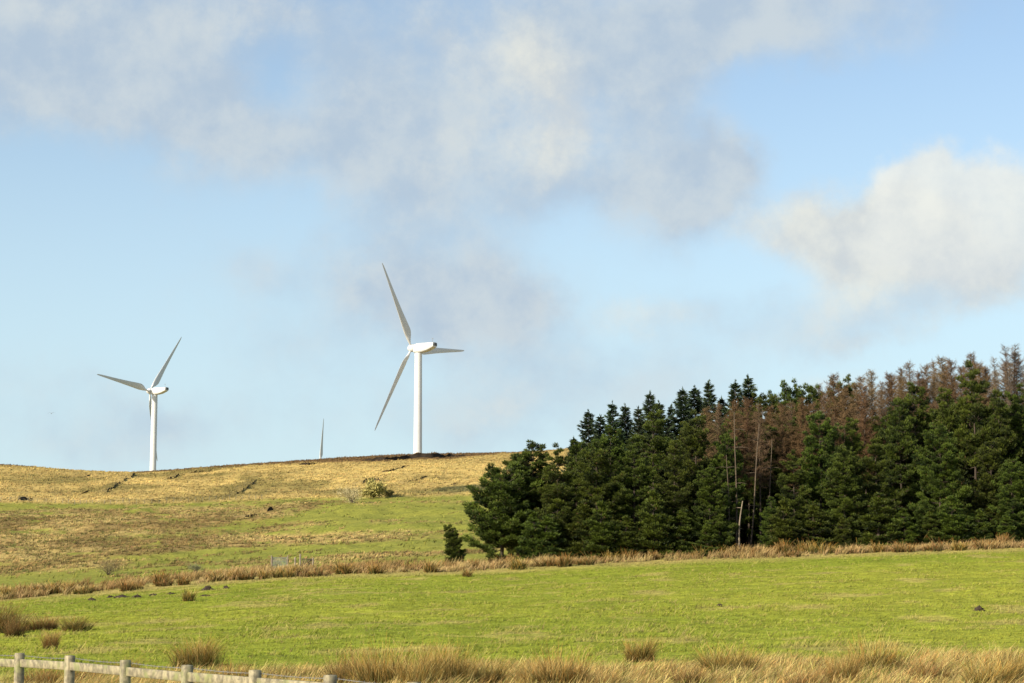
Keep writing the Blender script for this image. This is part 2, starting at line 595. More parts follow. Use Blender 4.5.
def build_pasture_grass():
    x, y = scatter(62000, 27, 156, 1.0)
    z = G(x, y)
    c = cover(x, y, z)
    n = len(x)
    nb = 4
    P = np.repeat(np.stack([x, y, z], 1), nb, 0)
    P[:, :2] += rng.normal(0, 0.05, (n * nb, 2)) * np.repeat(1 + y / 90, nb)[:, None]
    P[:, 2] = G(P[:, 0], P[:, 1]) - 0.01
    base = cover_rgb(c, x, y)
    tuft = fbm(x / 1.7, y / 2.2, 83)
    dry = (rng.uniform(0, 1, n) < np.clip(0.05 + 1.0 * (tuft - 0.56), 0.02, 0.45) + 0.4 * c['straw'])
    base = np.where(dry[:, None], STRAW * .62 + GREEN * .5, base * 1.06)
    base = np.repeat(base, nb, 0)
    tall = (rng.uniform(0, 1, n) < .035) * sstep(.45, .6, fbm(x / 6, y / 8, 87))
    base = np.where(np.repeat(tall[:, None] > .3, nb, 0), np.array((.40, .33, .10)), base)
    H = np.repeat((0.05 + 0.10 * np.clip(tuft - 0.3, 0, 1) * 2) * (1 + 0.25 * dry) * (1 + 1.1 * tall), nb) * rng.uniform(0.6, 1.3, n * nb)
    W = 0.018 + 0.00022 * np.repeat(y, nb)
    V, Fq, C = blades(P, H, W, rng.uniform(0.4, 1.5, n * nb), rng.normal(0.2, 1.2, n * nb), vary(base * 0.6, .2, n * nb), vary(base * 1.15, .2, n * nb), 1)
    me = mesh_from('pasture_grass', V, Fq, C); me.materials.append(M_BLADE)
    tag(link('pasture_grass', me), 'short bright green pasture grass with straw flecks', None, None, 'stuff')


def build_moor_grass():
    x, y = scatter(120000, 168, 622, 1.35)
    z = G(x, y)
    c = cover(x, y, z)
    keep = (rng.uniform(0, 1, len(x)) < c['gold'] * 0.95 + 0.05) & ~in_wood(x, y, z)
    x, y, z = x[keep], y[keep], z[keep]
    c = {k: v[keep] for k, v in c.items()}
    n = len(x); nb = 5
    P = np.repeat(np.stack([x, y, z], 1), nb, 0)
    P[:, :2] += rng.normal(0, 0.2, (n * nb, 2))
    P[:, 2] = G(P[:, 0], P[:, 1]) - 0.03
    base = cover_rgb(c, x, y)
    clump = fbm(x / 1.8, y / 3.0, 121, 3); big = fbm(x / 7, y / 14, 123)
    base = vary(base, 0.14, n) * (0.55 + 0.9 * clump)[:, None] * (0.72 + 0.56 * big)[:, None]
    dk = rng.uniform(0, 1, n) < 0.07 * sstep(.5, .62, big) + .03
    base[dk] *= (.45, .42, .42)
    base = np.repeat(base, nb, 0)
    H = np.repeat(rng.uniform(0.15, 0.5, n) * (.5 + clump), nb) * rng.uniform(0.7, 1.2, n * nb)
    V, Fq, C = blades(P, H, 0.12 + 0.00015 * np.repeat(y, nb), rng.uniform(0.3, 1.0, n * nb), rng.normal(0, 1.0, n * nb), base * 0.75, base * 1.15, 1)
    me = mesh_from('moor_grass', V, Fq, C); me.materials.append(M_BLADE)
    tag(link('moor_grass', me), 'dry golden tussock grass covering the moor', None, None, 'stuff')


def build_rush_beds():
    x, y = scatter(85000, 166, 420, 1.2)
    z = G(x, y)
    c = cover(x, y, z)
    spot = sstep(0.10, 0.26, fbm(x / 4.5, y / 4.5, 91, 3) - 0.5 - .12 * sstep(290, 360, c['px'])) * c['behind'] * (1 - c['gold']) * 0.55
    pr = np.maximum(np.maximum(c['brown'], spot), c['dark'] * 0.7)
    keep = (rng.uniform(0, 1, len(x)) < pr) & ~in_wood(x, y, z)
    x, y, z = x[keep], y[keep], z[keep]; dark = c['dark'][keep]
    n = len(x); nb = 7
    P = np.repeat(np.stack([x, y, z], 1), nb, 0)
    P[:, :2] += rng.normal(0, 0.16, (n * nb, 2))
    P[:, 2] = G(P[:, 0], P[:, 1]) - 0.03
    hue = sstep(-.12, .12, fbm(x / 9, y / 22, 97) - .5)[:, None]; hue2 = sstep(-.1, .14, fbm(x / 4, y / 9, 99) - .5)[:, None]
    base = (np.array((.27, .185, .065)) * hue + np.array((0.46, 0.33, 0.125)) * (1 - hue)) * (.75 + .45 * hue2)
    olv = (rng.uniform(0, 1, (n, 1)) < .25)
    base = np.where(olv, np.array((.17, .165, .04)), base)
    base = base * (1 - dark[:, None]) + np.array((0.12, 0.125, 0.055)) * dark[:, None]
    base = np.repeat(vary(base, 0.2, n), nb, 0)
    H = np.repeat(rng.uniform(0.14, 0.42, n), nb) * rng.uniform(0.7, 1.2, n * nb)
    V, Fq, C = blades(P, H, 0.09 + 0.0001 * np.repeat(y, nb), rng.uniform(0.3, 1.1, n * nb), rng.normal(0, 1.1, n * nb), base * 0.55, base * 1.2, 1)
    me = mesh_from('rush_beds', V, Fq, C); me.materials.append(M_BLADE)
    tag(link('rush_beds', me), 'brown rush beds streaking the lower slope', None, None, 'stuff')


def build_field_edge():
    """the continuous fringe of rushes along the far edge of the field"""
    n0 = 9000
    px = rng.uniform(-40, 1070, n0)
    D = 151 + 16 * rng.uniform(0, 1, n0) ** 1.1
    x = (px - 512) / F * D * 0.998; y = D + 3 * (vnoise(x / 6, x * 0, 5) - 0.5)
    dens = np.interp(px, [0, 300, 450, 1024], [0.04, .1, .25, .3]) + 0.95 * sstep(-0.02, 0.13, fbm(x / 4.0, y / 5.0, 103) - 0.5)
    dens *= np.interp(px, [0, 200, 260, 400, 1024], [0.6, 0.4, 0.75, 1, 1])
    keep = rng.uniform(0, 1, n0) < dens
    x, y, px = x[keep], y[keep], px[keep]
    n = len(x); nb = 12
    P = np.repeat(np.stack([x, y, G(x, y)], 1), nb, 0)
    P[:, :2] += rng.normal(0, 0.13, (n * nb, 2))
    P[:, 2] = G(P[:, 0], P[:, 1]) - 0.03
    hue = sstep(-0.15, 0.15, fbm(x / 5, y / 5, 107) - 0.5)[:, None]
    rt = np.interp(px, [0, 500, 800, 1024], [0, 0.1, 0.6, 0.75])[:, None]
    base = np.array((0.27, 0.175, 0.058)) * hue + np.array((0.42, 0.31, 0.12)) * (1 - hue)
    base = base * (1 - 0.45 * rt) + np.array((0.54, 0.40, 0.17)) * 0.45 * rt
    base = np.repeat(vary(base, 0.16, n), nb, 0)
    H = np.repeat(rng.uniform(0.35, 0.95, n) * (0.45 + 0.9 * fbm(x / 2.6, y / 3, 109)), nb) * rng.uniform(0.6, 1.15, n * nb)
    gr = rng.uniform(0, 1, (n * nb, 1)) < 0.25
    c0 = np.where(gr, np.array((0.075, 0.07, 0.018)), base * 0.5)
    V, Fq, C = blades(P, H, 0.06, rng.uniform(0.2, 0.95, n * nb), rng.normal(0.2, 1.0, n * nb), c0, base * 1.15, 2)
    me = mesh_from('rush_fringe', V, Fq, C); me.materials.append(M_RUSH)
    tag(link('rush_fringe', me), 'fringe of straw and brown rushes along the field edge', None, None, 'stuff')


def build_long_grass():
    """tall dry grass between the fence and the field"""
    n0 = 26000
    px = rng.uniform(-60, 1090, n0)
    D = rng.uniform(24, 43, n0)
    x = (px - 512) / F * D; y = D
    lim = np.interp(px, [0, 90, 180, 260, 340, 520, 600, 700, 800, 1024], [32, 35, 37, 35, 37, 38, 36, 37, 37.5, 38]) + 3 * (fbm(x / 1.5, y / 2, 111) - 0.5) * 2
    dens = sstep(lim + 3, lim - 1, y) * (0.45 + 0.8 * sstep(-0.08, 0.1, fbm(x / 1.4, y / 2.0, 113) - 0.5))
    keep = rng.uniform(0, 1, n0) < dens
    x, y = x[keep], y[keep]
    n = len(x); nb = 9
    P = np.repeat(np.stack([x, y, G(x, y)], 1), nb, 0)
    P[:, :2] += rng.normal(0, 0.07, (n * nb, 2))
    P[:, 2] = G(P[:, 0], P[:, 1]) - 0.02
    k = rng.uniform(0, 1, (n, 1))
    base = np.where(k < 0.42, STRAW * 1.25, np.where(k < 0.65, np.array((0.46, 0.28, 0.085)), np.where(k < .85, np.array((0.17, 0.18, 0.03)), np.array((.12, .08, .03)))))
    base = vary(np.repeat(vary(base, 0.15, n), nb, 0), .18, n * nb)
    H = np.repeat(rng.uniform(0.14, 0.36, n) * (.6 + .8 * fbm(x / 1.2, y / 1.5, 117)), nb) * rng.uniform(0.6, 1.25, n * nb)
    V, Fq, C = blades(P, H, rng.uniform(0.006, 0.015, n * nb), rng.uniform(0.3, 1.3, n * nb), rng.normal(0.15, 0.9, n * nb), base * 0.6, base * 1.15, 3)
    me = mesh_from('long_dry_grass', V, Fq, C); me.materials.append(M_RUSH)
    tag(link('long_dry_grass', me), 'tangled straw coloured long grass along the roadside fence', None, None, 'stuff')


build_pasture_grass()
build_moor_grass()
build_rush_beds()
build_field_edge()
build_long_grass()


# ------------------------------------------------------------------ rush clumps
def rush_mesh(seed, nbl, width, wdt, tone, lean=0.12, depth=0.75):
    """clump about 1 m high and `width` m across"""
    r = np.random.default_rng(seed)
    ns = int(r.integers(6, 10))
    sa = r.uniform(0, 2 * math.pi, ns); sr = np.sqrt(r.uniform(0, 1, ns))
    sx, sy = sr * np.cos(sa), sr * np.sin(sa)
    sh = r.uniform(0.4, 1.08, ns) * (1 - .25 * sr); sh /= sh.max()
    sl = r.normal(0.1, .22, ns); sdx = r.uniform(0, 2 * math.pi, ns)
    ks = r.integers(0, ns, nbl)
    q = np.sqrt(r.uniform(0, 1, nbl)); qa = r.uniform(0, 2 * math.pi, nbl)
    ox = sx[ks] + .42 * q * np.cos(qa); oy = sy[ks] + .42 * q * np.sin(qa)
    rad = np.clip(np.hypot(ox, oy), 0, 1.3)
    P = np.stack([ox * width * 0.42, oy * width * 0.42 * depth, np.full(nbl, -0.03)], 1)
    H = sh[ks] * r.uniform(0.5, 1.08, nbl)
    low = r.uniform(0, 1, nbl) < .18
    H[low] *= .4; P[low, :2] *= 1.2
    out = np.arctan2(np.sin(qa) * q * .6 + oy * .6 + .3 * np.sin(sdx[ks]), np.cos(qa) * q * .6 + ox * .6 + 0.3 + .3 * np.cos(sdx[ks]))
    ln = np.clip(0.04 + 0.20 * rad * width * 0.7 + .16 * q * q + .7 * np.abs(sl[ks]) + r.normal(0, 0.13, nbl), 0.02, 1.2) + lean * r.uniform(0, 1, nbl)
    k = r.uniform(0, 1, (nbl, 1))
    tip = np.where(k < 0.34, np.array((0.74, 0.50, 0.18)), np.where(k < 0.78, np.array((0.54, 0.27, 0.06)), np.array((0.12, 0.12, 0.025))))
    tip = np.clip(tip * tone * (1 + r.normal(0, 0.16, (nbl, 1))), 0.01, 0.8)
    root = np.where(r.uniform(0, 1, (nbl, 1)) < 0.6, np.array((0.050, 0.055, 0.011)), np.array((0.13, 0.07, 0.018)))
    dirn = out + r.normal(0, 0.95, nbl)
    wild = r.uniform(0, 1, nbl) < .14
    ln[wild] += r.uniform(.3, .9, int(wild.sum()))
    V, Fq, C = blades(P, H, r.uniform(0.6, 1.3, nbl) * wdt, ln, dirn, root, tip, 4, r, cpow=2.4)
    me = mesh_from('rush_stems', V, Fq, C); me.materials.append(M_RUSH)
    return me


RUSH_BIG = [rush_mesh(100 + i, 1150, w, 0.013, t) for i, (w, t) in enumerate([(1.2, 1.0), (1.3, 0.95), (0.95, 1.05), (1.5, 0.9), (1.25, .62)])]
RUSH_FAR = [rush_mesh(200 + i, 260, w, 0.05, t) for i, (w, t) in enumerate([(1.3, 0.85), (1.5, 0.75), (1.1, 0.95), (1.7, 0.8)])]


def rush(px, base, hpx, me, label, group, wscale=1.0, rz=None, sink=0.0):
    p = ground_at(px, base)
    h = hpx / F * p[1] * 1.18
    wscale = wscale / 1.1
    o = link('rush_clump', me, None, (p[0], p[1], p[2] - sink))
    o.scale = (h * wscale, h * wscale, h)
    o.rotation_euler = (0, 0, rz if rz is not None else random.uniform(-0.5, 0.5))
    tag(o, label, 'rush clump', group)
    return o


NEAR_G = 'rush clumps in the near field and along the fence'
near = [
    (4, 633, 34, 4, 'dark dense rush clump cut off by the frame edge above the fence', 1.0),
    (42, 630, 16, 0, 'low spreading brown rush clump behind the small lone tuft', 1.5),
    (77, 631, 17, 4, 'dark low rush clump joined to a paler one, short distance behind the fence', 1.5),
    (53, 649, 20, 2, 'small pale brown rush tuft alone on grass just above the fence', 0.8),
    (191, 601, 14, 2, 'upright dark brown rush tuft alone beside the molehills', 0.9),
    (201, 668, 34, 1, 'large bristling rush clump behind the fence, between its posts, leaning aside', 1.1),
    (120, 676, 22, 3, 'brown rush clump seen behind the middle rail of the fence', 1.2),
    (45, 690, 26, 1, 'dark green rush clump under the top rail at the fence end', 1.2),
    (300, 680, 16, 0, 'low thin rush clump behind the last fence span', 1.7),
    (345, 690, 38, 4, 'green based rush clump just past the last visible fence post', 0.8),
    (381, 692, 52, 0, 'tall orange brown rush clump next past the fence end', 0.8),
    (416, 694, 54, 3, 'broad straw tangled rush clump amid the tall row past the fence', 0.7),
    (452, 692, 52, 1, 'tall rush clump with greyish tips closing the tall row', 0.75),
    (489, 690, 34, 2, 'short orange rush clump with a dark gap beside it', 0.85),
    (556, 692, 46, 0, 'wide feathery straw rush clump at the bottom middle of the field', 1.0),
    (600, 694, 28, 3, 'low rush clump between the feathery one and the lone upright one', 1.1),
    (641, 662, 27, 2, 'compact dark hearted rush clump standing alone above the dry grass', 0.95),
    (732, 676, 34, 1, 'wide ragged grey brown rush clump on the dry grass margin', 1.15),
    (868, 676, 42, 0, 'largest rush clump of the bright field, rusty brown and domed', 1.05),
    (925, 684, 30, 3, 'thin straw rush clump close beside the big rusty dome', 1.2),
    (985, 690, 36, 0, 'pale tall rush clump in the field corner near the frame edge', 1.2),
    (800, 692, 26, 3, 'low straw rush clump between the ragged one and the rusty dome', 1.3),
    (356, 686, 40, 0, 'rusty clump pressed against the green based one past the fence', 0.75),
    (436, 684, 40, 2, 'slim leaning rusty rush tuft in the middle of the tall row', 0.6),
    (530, 686, 30, 3, 'dull brown rush clump filling the space before the feathery one', 1.0),
    (690, 690, 26, 4, 'dark low rush clump at the frame bottom before the ragged grey one', 1.2),
    (845, 686, 34, 2, 'rusty tuft fused to the flank of the big rusty dome', 0.8),
    (1012, 684, 34, 4, 'dark rooted rush clump in the very corner of the field', 0.9),
    (14, 637, 20, 4, 'short rush tuft tucked against the dark clump at the frame edge', 0.8),
    (90, 684, 22, 1, 'dark rush tuft glimpsed under the rail between the second and third posts', 1.3),
    (232, 686, 26, 0, 'brown rush clump rising over the rail between later fence posts', 1.0),
    (469, 577, 9, 2, 'tiny dark rush tuft standing before the lone small pine', 1.1),
]
for px, b, h, k, lab, ws in near:
    me = RUSH_BIG[k] if b > 610 else RUSH_FAR[k]
    rush(px, b, h, me, lab, NEAR_G, ws)

EDGE_G = 'rush clumps in the row along the far field edge'
EDGE_L = 'rusty brown rush clump in the row along the far edge of the field'
edge = [(8, 1.1), (24, 1.2), (41, 1.0), (57, 1.2), (72, .9), (88, 1.1), (128, 1.0), (134, .8), (163, 1.2), (168, .9), (186, .9), (222, 1.0), (238, .9), (250, 1.1), (266, .9),
        (283, 1.1), (297, .9), (318, 1.0), (346, 1.15), (352, .9), (377, 1.0), (402, .9), (433, 1.15), (448, .8), (476, .9), (505, 1.0), (521, 1.1), (548, .9), (566, 1.15), (590, 1.1),
        (612, .9), (628, 1.0), (655, .8), (700, 1.0), (722, 1.2), (747, .9), (784, 1.3), (797, 1.0), (806, 1.1), (819, 1.2), (829, 1.1), (856, 1.2), (880, .9), (903, 1.0), (925, 1.3), (938, 1.2),
        (961, .9), (985, 1.0), (1006, 1.1), (1020, 1.0)]
for i, (px, s) in enumerate(edge):
    b = float(edge_py(px)) + random.uniform(-3.0, 1.0)
    rush(px, b, 12.5 * s, RUSH_FAR[i % 4], EDGE_L, EDGE_G, random.uniform(0.9, 1.25))


# ------------------------------------------------------------------ molehills
def molehill_mesh(seed, w, d, h):
    r = np.random.default_rng(seed)
    nr, na = 9, 22
    V = [(0, 0, h)]
    ph = r.uniform(0, 6.3, 4)
    for i in range(1, nr + 1):
        t = i / nr
        for j in range(na):
            a = j / na * 2 * math.pi
            rr = t * (1 + 0.18 * math.sin(2 * a + ph[0]) + 0.12 * math.sin(3 * a + ph[1]))
            z = h * (1 - t ** 1.6) * (1 + .35 * math.sin(3.1 * a * .5 + ph[2] + 4 * t)) + r.normal(0, 0.03) * (1 - t) - 0.03 * (t > 0.95)
            V.append((rr * w * math.cos(a), rr * d * math.sin(a), z))
    mb = MB()
    V = np.array(V)
    mb.add(V, [(0, 1 + j, 1 + (j + 1) % na) for j in range(na)])
    q = [(1 + i * na + j, 1 + (i + 1) * na + j, 1 + (i + 1) * na + (j + 1) % na, 1 + i * na + (j + 1) % na) for i in range(nr - 1) for j in range(na)]
    mb.V[-1] = V; mb.F4.append(np.array(q))
    # crumbs of soil on it
    for k in range(26):
        a = r.uniform(0, 6.3); t = r.uniform(0.2, 1.1); s = r.uniform(0.02, 0.05)
        box(mb, (t * w * math.cos(a), t * d * math.sin(a), h * max(0, 1 - t ** 1.6) + s * 0.3), (s * 2, s * 1.6, s * 1.4))
    return mb.mesh('molehill', M_SOIL, False)


MOLE_G = 'dark molehills in the pasture'
for k, (px, py, wpx, hm, lab) in enumerate([
    (92, 601, 5, 0.30, 'dark peaked molehill at the end of the molehill line nearest the frame edge'),
    (110, 597.5, 3.5, 0.16, 'small flat molehill between the peaked one and the big spread heap'),
    (122, 597.5, 9, 0.22, 'long spread molehill heap, brownish grey, biggest of the line'),
    (137, 597.5, 4.5, 0.26, 'dark molehill touching the end of the long spread heap'),
    (154, 595.5, 4.5, 0.16, 'low flat molehill between the spread heap and the rush tuft'),
    (171, 594, 4, 0.15, 'low dark molehill just beside the upright rush tuft'),
    (208, 590, 6.5, 0.36, 'rounded black molehill past the upright rush tuft, uphill of a flat one'),
    (226, 588.5, 4, 0.24, 'small black molehill last of the line beyond the rush tuft'),
    (206, 596, 5, 0.10, 'flattened grassy molehill below the rounded black one'),
    (979, 611, 4.5, 0.24, 'lone dark molehill far out in the bright field below the wood'),
    (720, 606, 2, 0.10, 'tiny dark molehill alone in the middle of the bright field'),
]):
    p = ground_at(px, py)
    w = wpx / F * p[1]
    o = link('molehill', molehill_mesh(300 + k, w, max(0.35, w * 0.8), hm * .62), None, tuple(p))
    tag(o, lab, 'molehill', MOLE_G)


# ------------------------------------------------------------------ trees
def pine_meshes(seed, h=13.0, rmax=3.2, base=0.05, layered=1.0, bare_low=False, lump=1.0, rounded=0.55):
    r = np.random.default_rng(seed)
    tr = MB()
    bend = r.normal(0, 0.3, 2)
    def axis(z):
        t = z / h
        return np.array((bend[0] * math.sin(t * 2.4), bend[1] * math.sin(t * 2.1), z))
    zs = np.linspace(-0.3, h * 0.95, 12)
    tube(tr, [axis(z) for z in zs], [0.17 * (1 - 0.93 * max(z, 0) / h) + 0.012 for z in zs], 8)
    P = []; Dn = []; tone = []
    up = np.array((0, 0, 1.0))
    def pad(c, pr, d, tn):
        m = int(185 * (pr / 0.42) ** 2) + 24
        v = unit(r.normal(size=(m, 3)))
        rad = r.uniform(0.55, 1.0, (m, 1)) * (1 + 0.25 * r.normal(size=(m, 1)))
        v2 = v.copy(); v2[:, 2] = np.where(v[:, 2] > 0, v[:, 2] * 0.62, v[:, 2] * 0.25)
        P.append(c + v2 * pr * rad)
        Dn.append(unit(v * 0.9 + d * 0.35 + up * 0.55))
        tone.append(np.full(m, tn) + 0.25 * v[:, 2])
    lop = r.uniform(.03, .2); lopa = r.uniform(0, 6.3)
    z = h * base
    while z < h * 0.98:
        t = z / h
        prof = (min(1, 0.6 + (t - base) * 2.2) if t < 0.25 else 1.0) * max(0.02, 1 - max(0, (t - 0.16) / 0.85) ** 1.25) ** (rounded + .25)
        nb = int(r.integers(4, 8)) if t < 0.9 else 4
        off = r.uniform(0, 6.3)
        for b in range(nb):
            a = off + b * 2 * math.pi / nb + r.normal(0, 0.35)
            L = rmax * prof * r.uniform(0.5, 1.25) 
            L = min(L, rmax * 1.08 * prof) * (1 + lop * math.cos(a - lopa)) + 0.10
            if bare_low and t < 0.22 and r.uniform() < 0.6: continue
            rise = r.normal(0.10, 0.15) + 0.55 * t ** 2
            d = np.array((math.cos(a), math.sin(a), rise))
            zz = z + r.normal(0, 0.42)
            p0 = axis(zz)
            cv = lambda q: p0 + d * L * q + up * (-0.10 * L * math.sin(q * 3.0) + 0.14 * L * q ** 3)
            tube(tr, [cv(q) for q in (0, 0.35, 0.7, 0.96)], [0.045 * (1 - t * 0.6), 0.035, 0.022, 0.008], 4, cap=False)
            side = np.array((-math.sin(a), math.cos(a), 0))
            tn = r.normal(0, 0.22)
            npad = max(2, int(round(L * 1.6 / lump + r.uniform(-.3, .6))))
            for q in range(npad):
                sq = 1.0 - (q + r.uniform(0, .7)) / (npad + .6) * 0.72
                w = 0.30 * L * (1.1 - sq)
                pr = lump * r.uniform(0.26, 0.52) * (0.6 + 0.4 * prof)
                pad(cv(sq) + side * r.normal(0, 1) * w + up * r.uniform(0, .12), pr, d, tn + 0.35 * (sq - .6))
                if r.uniform() < .75 and L > .8:
                    pad(cv(sq * .93) + side * r.choice([-1, 1]) * (w + pr * .9), pr * .8, d, tn + 0.2 * (sq - .6))
        z += r.uniform(0.40, 0.78) * layered
    for k in range(3):
        pad(axis(h * (0.94 + 0.025 * k)) + r.normal(0, .06, 3), 0.22 * lump, up, .2)
    P = np.concatenate(P); Dn = np.concatenate(Dn); tone = np.concatenate(tone)
    n = len(P)
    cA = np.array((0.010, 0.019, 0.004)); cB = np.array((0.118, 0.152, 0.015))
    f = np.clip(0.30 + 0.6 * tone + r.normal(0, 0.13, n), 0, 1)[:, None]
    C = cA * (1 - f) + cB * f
    dead = r.uniform(0, 1, n) < 0.012
    C[dead] = (0.13, 0.075, 0.03)
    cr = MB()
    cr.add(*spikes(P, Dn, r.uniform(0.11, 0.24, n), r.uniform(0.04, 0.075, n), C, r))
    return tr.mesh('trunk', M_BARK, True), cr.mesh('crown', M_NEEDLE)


def spruce_meshes(seed, h=14.0, rmax=2.4, base=0.12):
    r = np.random.default_rng(seed)
    tr = MB()
    zs = np.linspace(-0.3, h * 0.985, 10)
    tube(tr, [(0, 0, z) for z in zs], [0.16 * (1 - 0.95 * max(z, 0) / h) + 0.008 for z in zs], 8)
    P = []; Dn = []; tone = []
    nbr = 190
    for b in range(nbr):
        t = base + (0.985 - base) * (b + r.uniform(0, 1)) / nbr
        z = h * t + r.normal(0, .05)
        a = b * 2.39996 + r.normal(0, 0.35)
        L = (rmax * (1 - (t - base) / (1.0 - base)) ** 1.0 + 0.10) * r.uniform(0.6, 1.35)
        upv = -0.18 + 0.62 * max(0, t - .45) / .55 + r.normal(0, .07)
        d = np.array((math.cos(a), math.sin(a), upv))
        p0 = np.array((0, 0, z))
        lift = lambda q: -0.30 * L * q * (1 - q) + 0.10 * L * q ** 3
        tube(tr, [p0 + d * L * q + np.array((0, 0, lift(q))) for q in (0, 0.5, .95)], [0.03, 0.02, 0.006], 4, cap=False)
        side = np.array((-math.sin(a), math.cos(a), 0))
        m = int(95 * L / 1.2) + 16
        q = r.uniform(0.05, 1.03, m)
        w = r.normal(0, 1, m) * 0.16 * L * (1.05 - q) + r.normal(0, .035, m)
        pos = p0 + d * L * q[:, None] + side * w[:, None]
        pos[:, 2] += lift(q) - np.abs(w) * 0.3 - r.uniform(0, 0.16, m)
        P.append(pos)
        Dn.append(unit(d * .9 + side * np.sign(w)[:, None] * 0.6 + np.array((0, 0, -0.12)) + r.normal(0, 0.3, (m, 3))))
        tone.append(np.full(m, r.normal(0, 0.2)) + 0.3 * q)
    P.append(np.stack([r.normal(0, .03, 24), r.normal(0, .03, 24), h * r.uniform(.955, 1.0, 24)], 1))
    Dn.append(unit(np.array((0, 0, .9)) + r.normal(0, .35, (24, 3)))); tone.append(np.zeros(24))
    P = np.concatenate(P); Dn = np.concatenate(Dn); tone = np.concatenate(tone)
    n = len(P)
    cA = np.array((0.022, 0.036, 0.016)); cB = np.array((0.060, 0.090, 0.036))
    f = np.clip(0.3 + 0.6 * tone + r.normal(0, 0.12, n), 0, 1)[:, None]
    cr = MB()
    cr.add(*spikes(P, Dn, r.uniform(0.16, 0.34, n), r.uniform(0.05, 0.09, n), cA * (1 - f) + cB * f, r))
    return tr.mesh('trunk', M_BARK, True), cr.mesh('crown', M_SPRUCE)


def larch_meshes(seed, h=15.0, rmax=1.9, base=0.25, dense=1.0, mat=None, pale=0.0):
    r = np.random.default_rng(seed)
    tr = MB()
    zs = np.linspace(-0.3, h * 0.99, 12)
    bend = r.normal(0, 0.3, 2)
    ax = lambda z: np.array((bend[0] * math.sin(z / h * 3), bend[1] * math.sin(z / h * 2.5), z))
    tube(tr, [ax(z) for z in zs], [0.12 * (1 - 0.95 * max(z, 0) / h) + 0.006 for z in zs], 8)
    P = []; Dn = []; Ln = []; Wn = []; tone = []
    nbr = int(165 * (0.6 + .4 * dense))
    for b in range(nbr):
        t = base + (0.985 - base) * (b + r.uniform(0, 1)) / nbr
        z = h * t
        a = b * 2.39996 + r.normal(0, .6)
        L = (rmax * (1 - (t - base) / (1 - base)) ** .8 * min(1, 0.5 + 2.2 * (t - base)) + 0.2) * r.uniform(0.4, 1.25)
        upv = 0.05 + 0.55 * t * t + r.normal(0, 0.25)
        d = np.array((math.cos(a), math.sin(a), upv))
        p0 = ax(z); sag = r.uniform(-.12, .22)
        cv = lambda q: sag * L * q * q
        tube(tr, [p0 + d * L * q + np.array((0, 0, cv(q))) for q in (0, 0.5, 1.0)], [0.018, 0.012, 0.004], 4, cap=False)
        m = int((16 + 60 * L) * dense)
        q = r.uniform(0.08, 1.0, m)
        side = np.array((-math.sin(a), math.cos(a), 0)) * r.choice([-1, 1], m)[:, None]
        pos = p0 + d * L * q[:, None] + r.normal(0, .05, (m, 3)); pos[:, 2] += cv(q)
        P.append(pos)
        Dn.append(unit(d * 0.5 + side * r.uniform(0.1, 1.0, (m, 1)) + r.normal(0, 0.45, (m, 3))))
        Ln.append(r.uniform(0.15, 0.6, m) * (0.5 + 0.5 * L / rmax)); Wn.append(r.uniform(0.010, 0.020, m))
        tone.append(r.uniform(0, 1, m))
    P = np.concatenate(P); Dn = np.concatenate(Dn); Ln = np.concatenate(Ln); Wn = np.concatenate(Wn)
    f = np.concatenate(tone)[:, None]
    C = np.array((0.078, 0.046, 0.020)) * (1 - f) + np.array((0.165, 0.104, 0.050)) * f
    C = C * 1.25
    C = C * (1 - pale) + np.array((.17, .13, .10)) * pale
    cr = MB()
    cr.add(*spikes(P, Dn, Ln, Wn, C, r))
    return tr.mesh('trunk', mat or M_BARK, True), cr.mesh('crown', M_TWIG)


PINES = [pine_meshes(400 + i, 13.0, rm, bs, ly, bl, 1.0 if i % 2 else .85, (.25, .4, .55, .15, .5, .2)[i]) for i, (rm, bs, ly, bl) in enumerate([(3.3, .04, 1.0, 0), (3.7, .03, 1.1, 0), (3.0, .05, .95, 0), (3.5, .12, 1.0, 1), (3.2, .03, 1.05, 0), (3.9, .03, 1.0, 0)])]
SPRUCES = [spruce_meshes(500 + i, 14.0, rm) for i, rm in enumerate((2.9, 3.2, 2.6))]
LARCHES = [larch_meshes(600 + i, 15.0, rm, bs, dn, mt, pl) for i, (rm, bs, dn, mt, pl) in enumerate(((2.1, .40, 1.15, None, .05), (1.8, .44, .95, M_DEAD, .2), (2.3, .38, 1.3, None, .0), (1.6, .3, .7, None, .6)))]
SMALL_PINE = pine_meshes(450, 5.0, 1.5, .04, .55, 0, .7)
ROUND_PINE = pine_meshes(480, 8.0, 3.3, .16, .62, 0, .85, .05)


def tree(name, meshes, h0, px, top, D, label, group, cat='tree', wide=1.0, rz=None, lean=0.0, sink=0.1):
    x = (px - 512) / F * D * 0.998
    g = gz(x, D)
    H = at(px, top, D)[2] - g
    s = H / h0
    o = empty(name, (x, D, g - sink), rz if rz is not None else random.uniform(0, 6.28))
    o.scale = (s * wide, s * wide, s)
    if lean:
        o.rotation_euler = (0, lean, 0)
    link('trunk', meshes[0], o)
    link('crown', meshes[1], o)
    tag(o, label, cat, group)
    return o


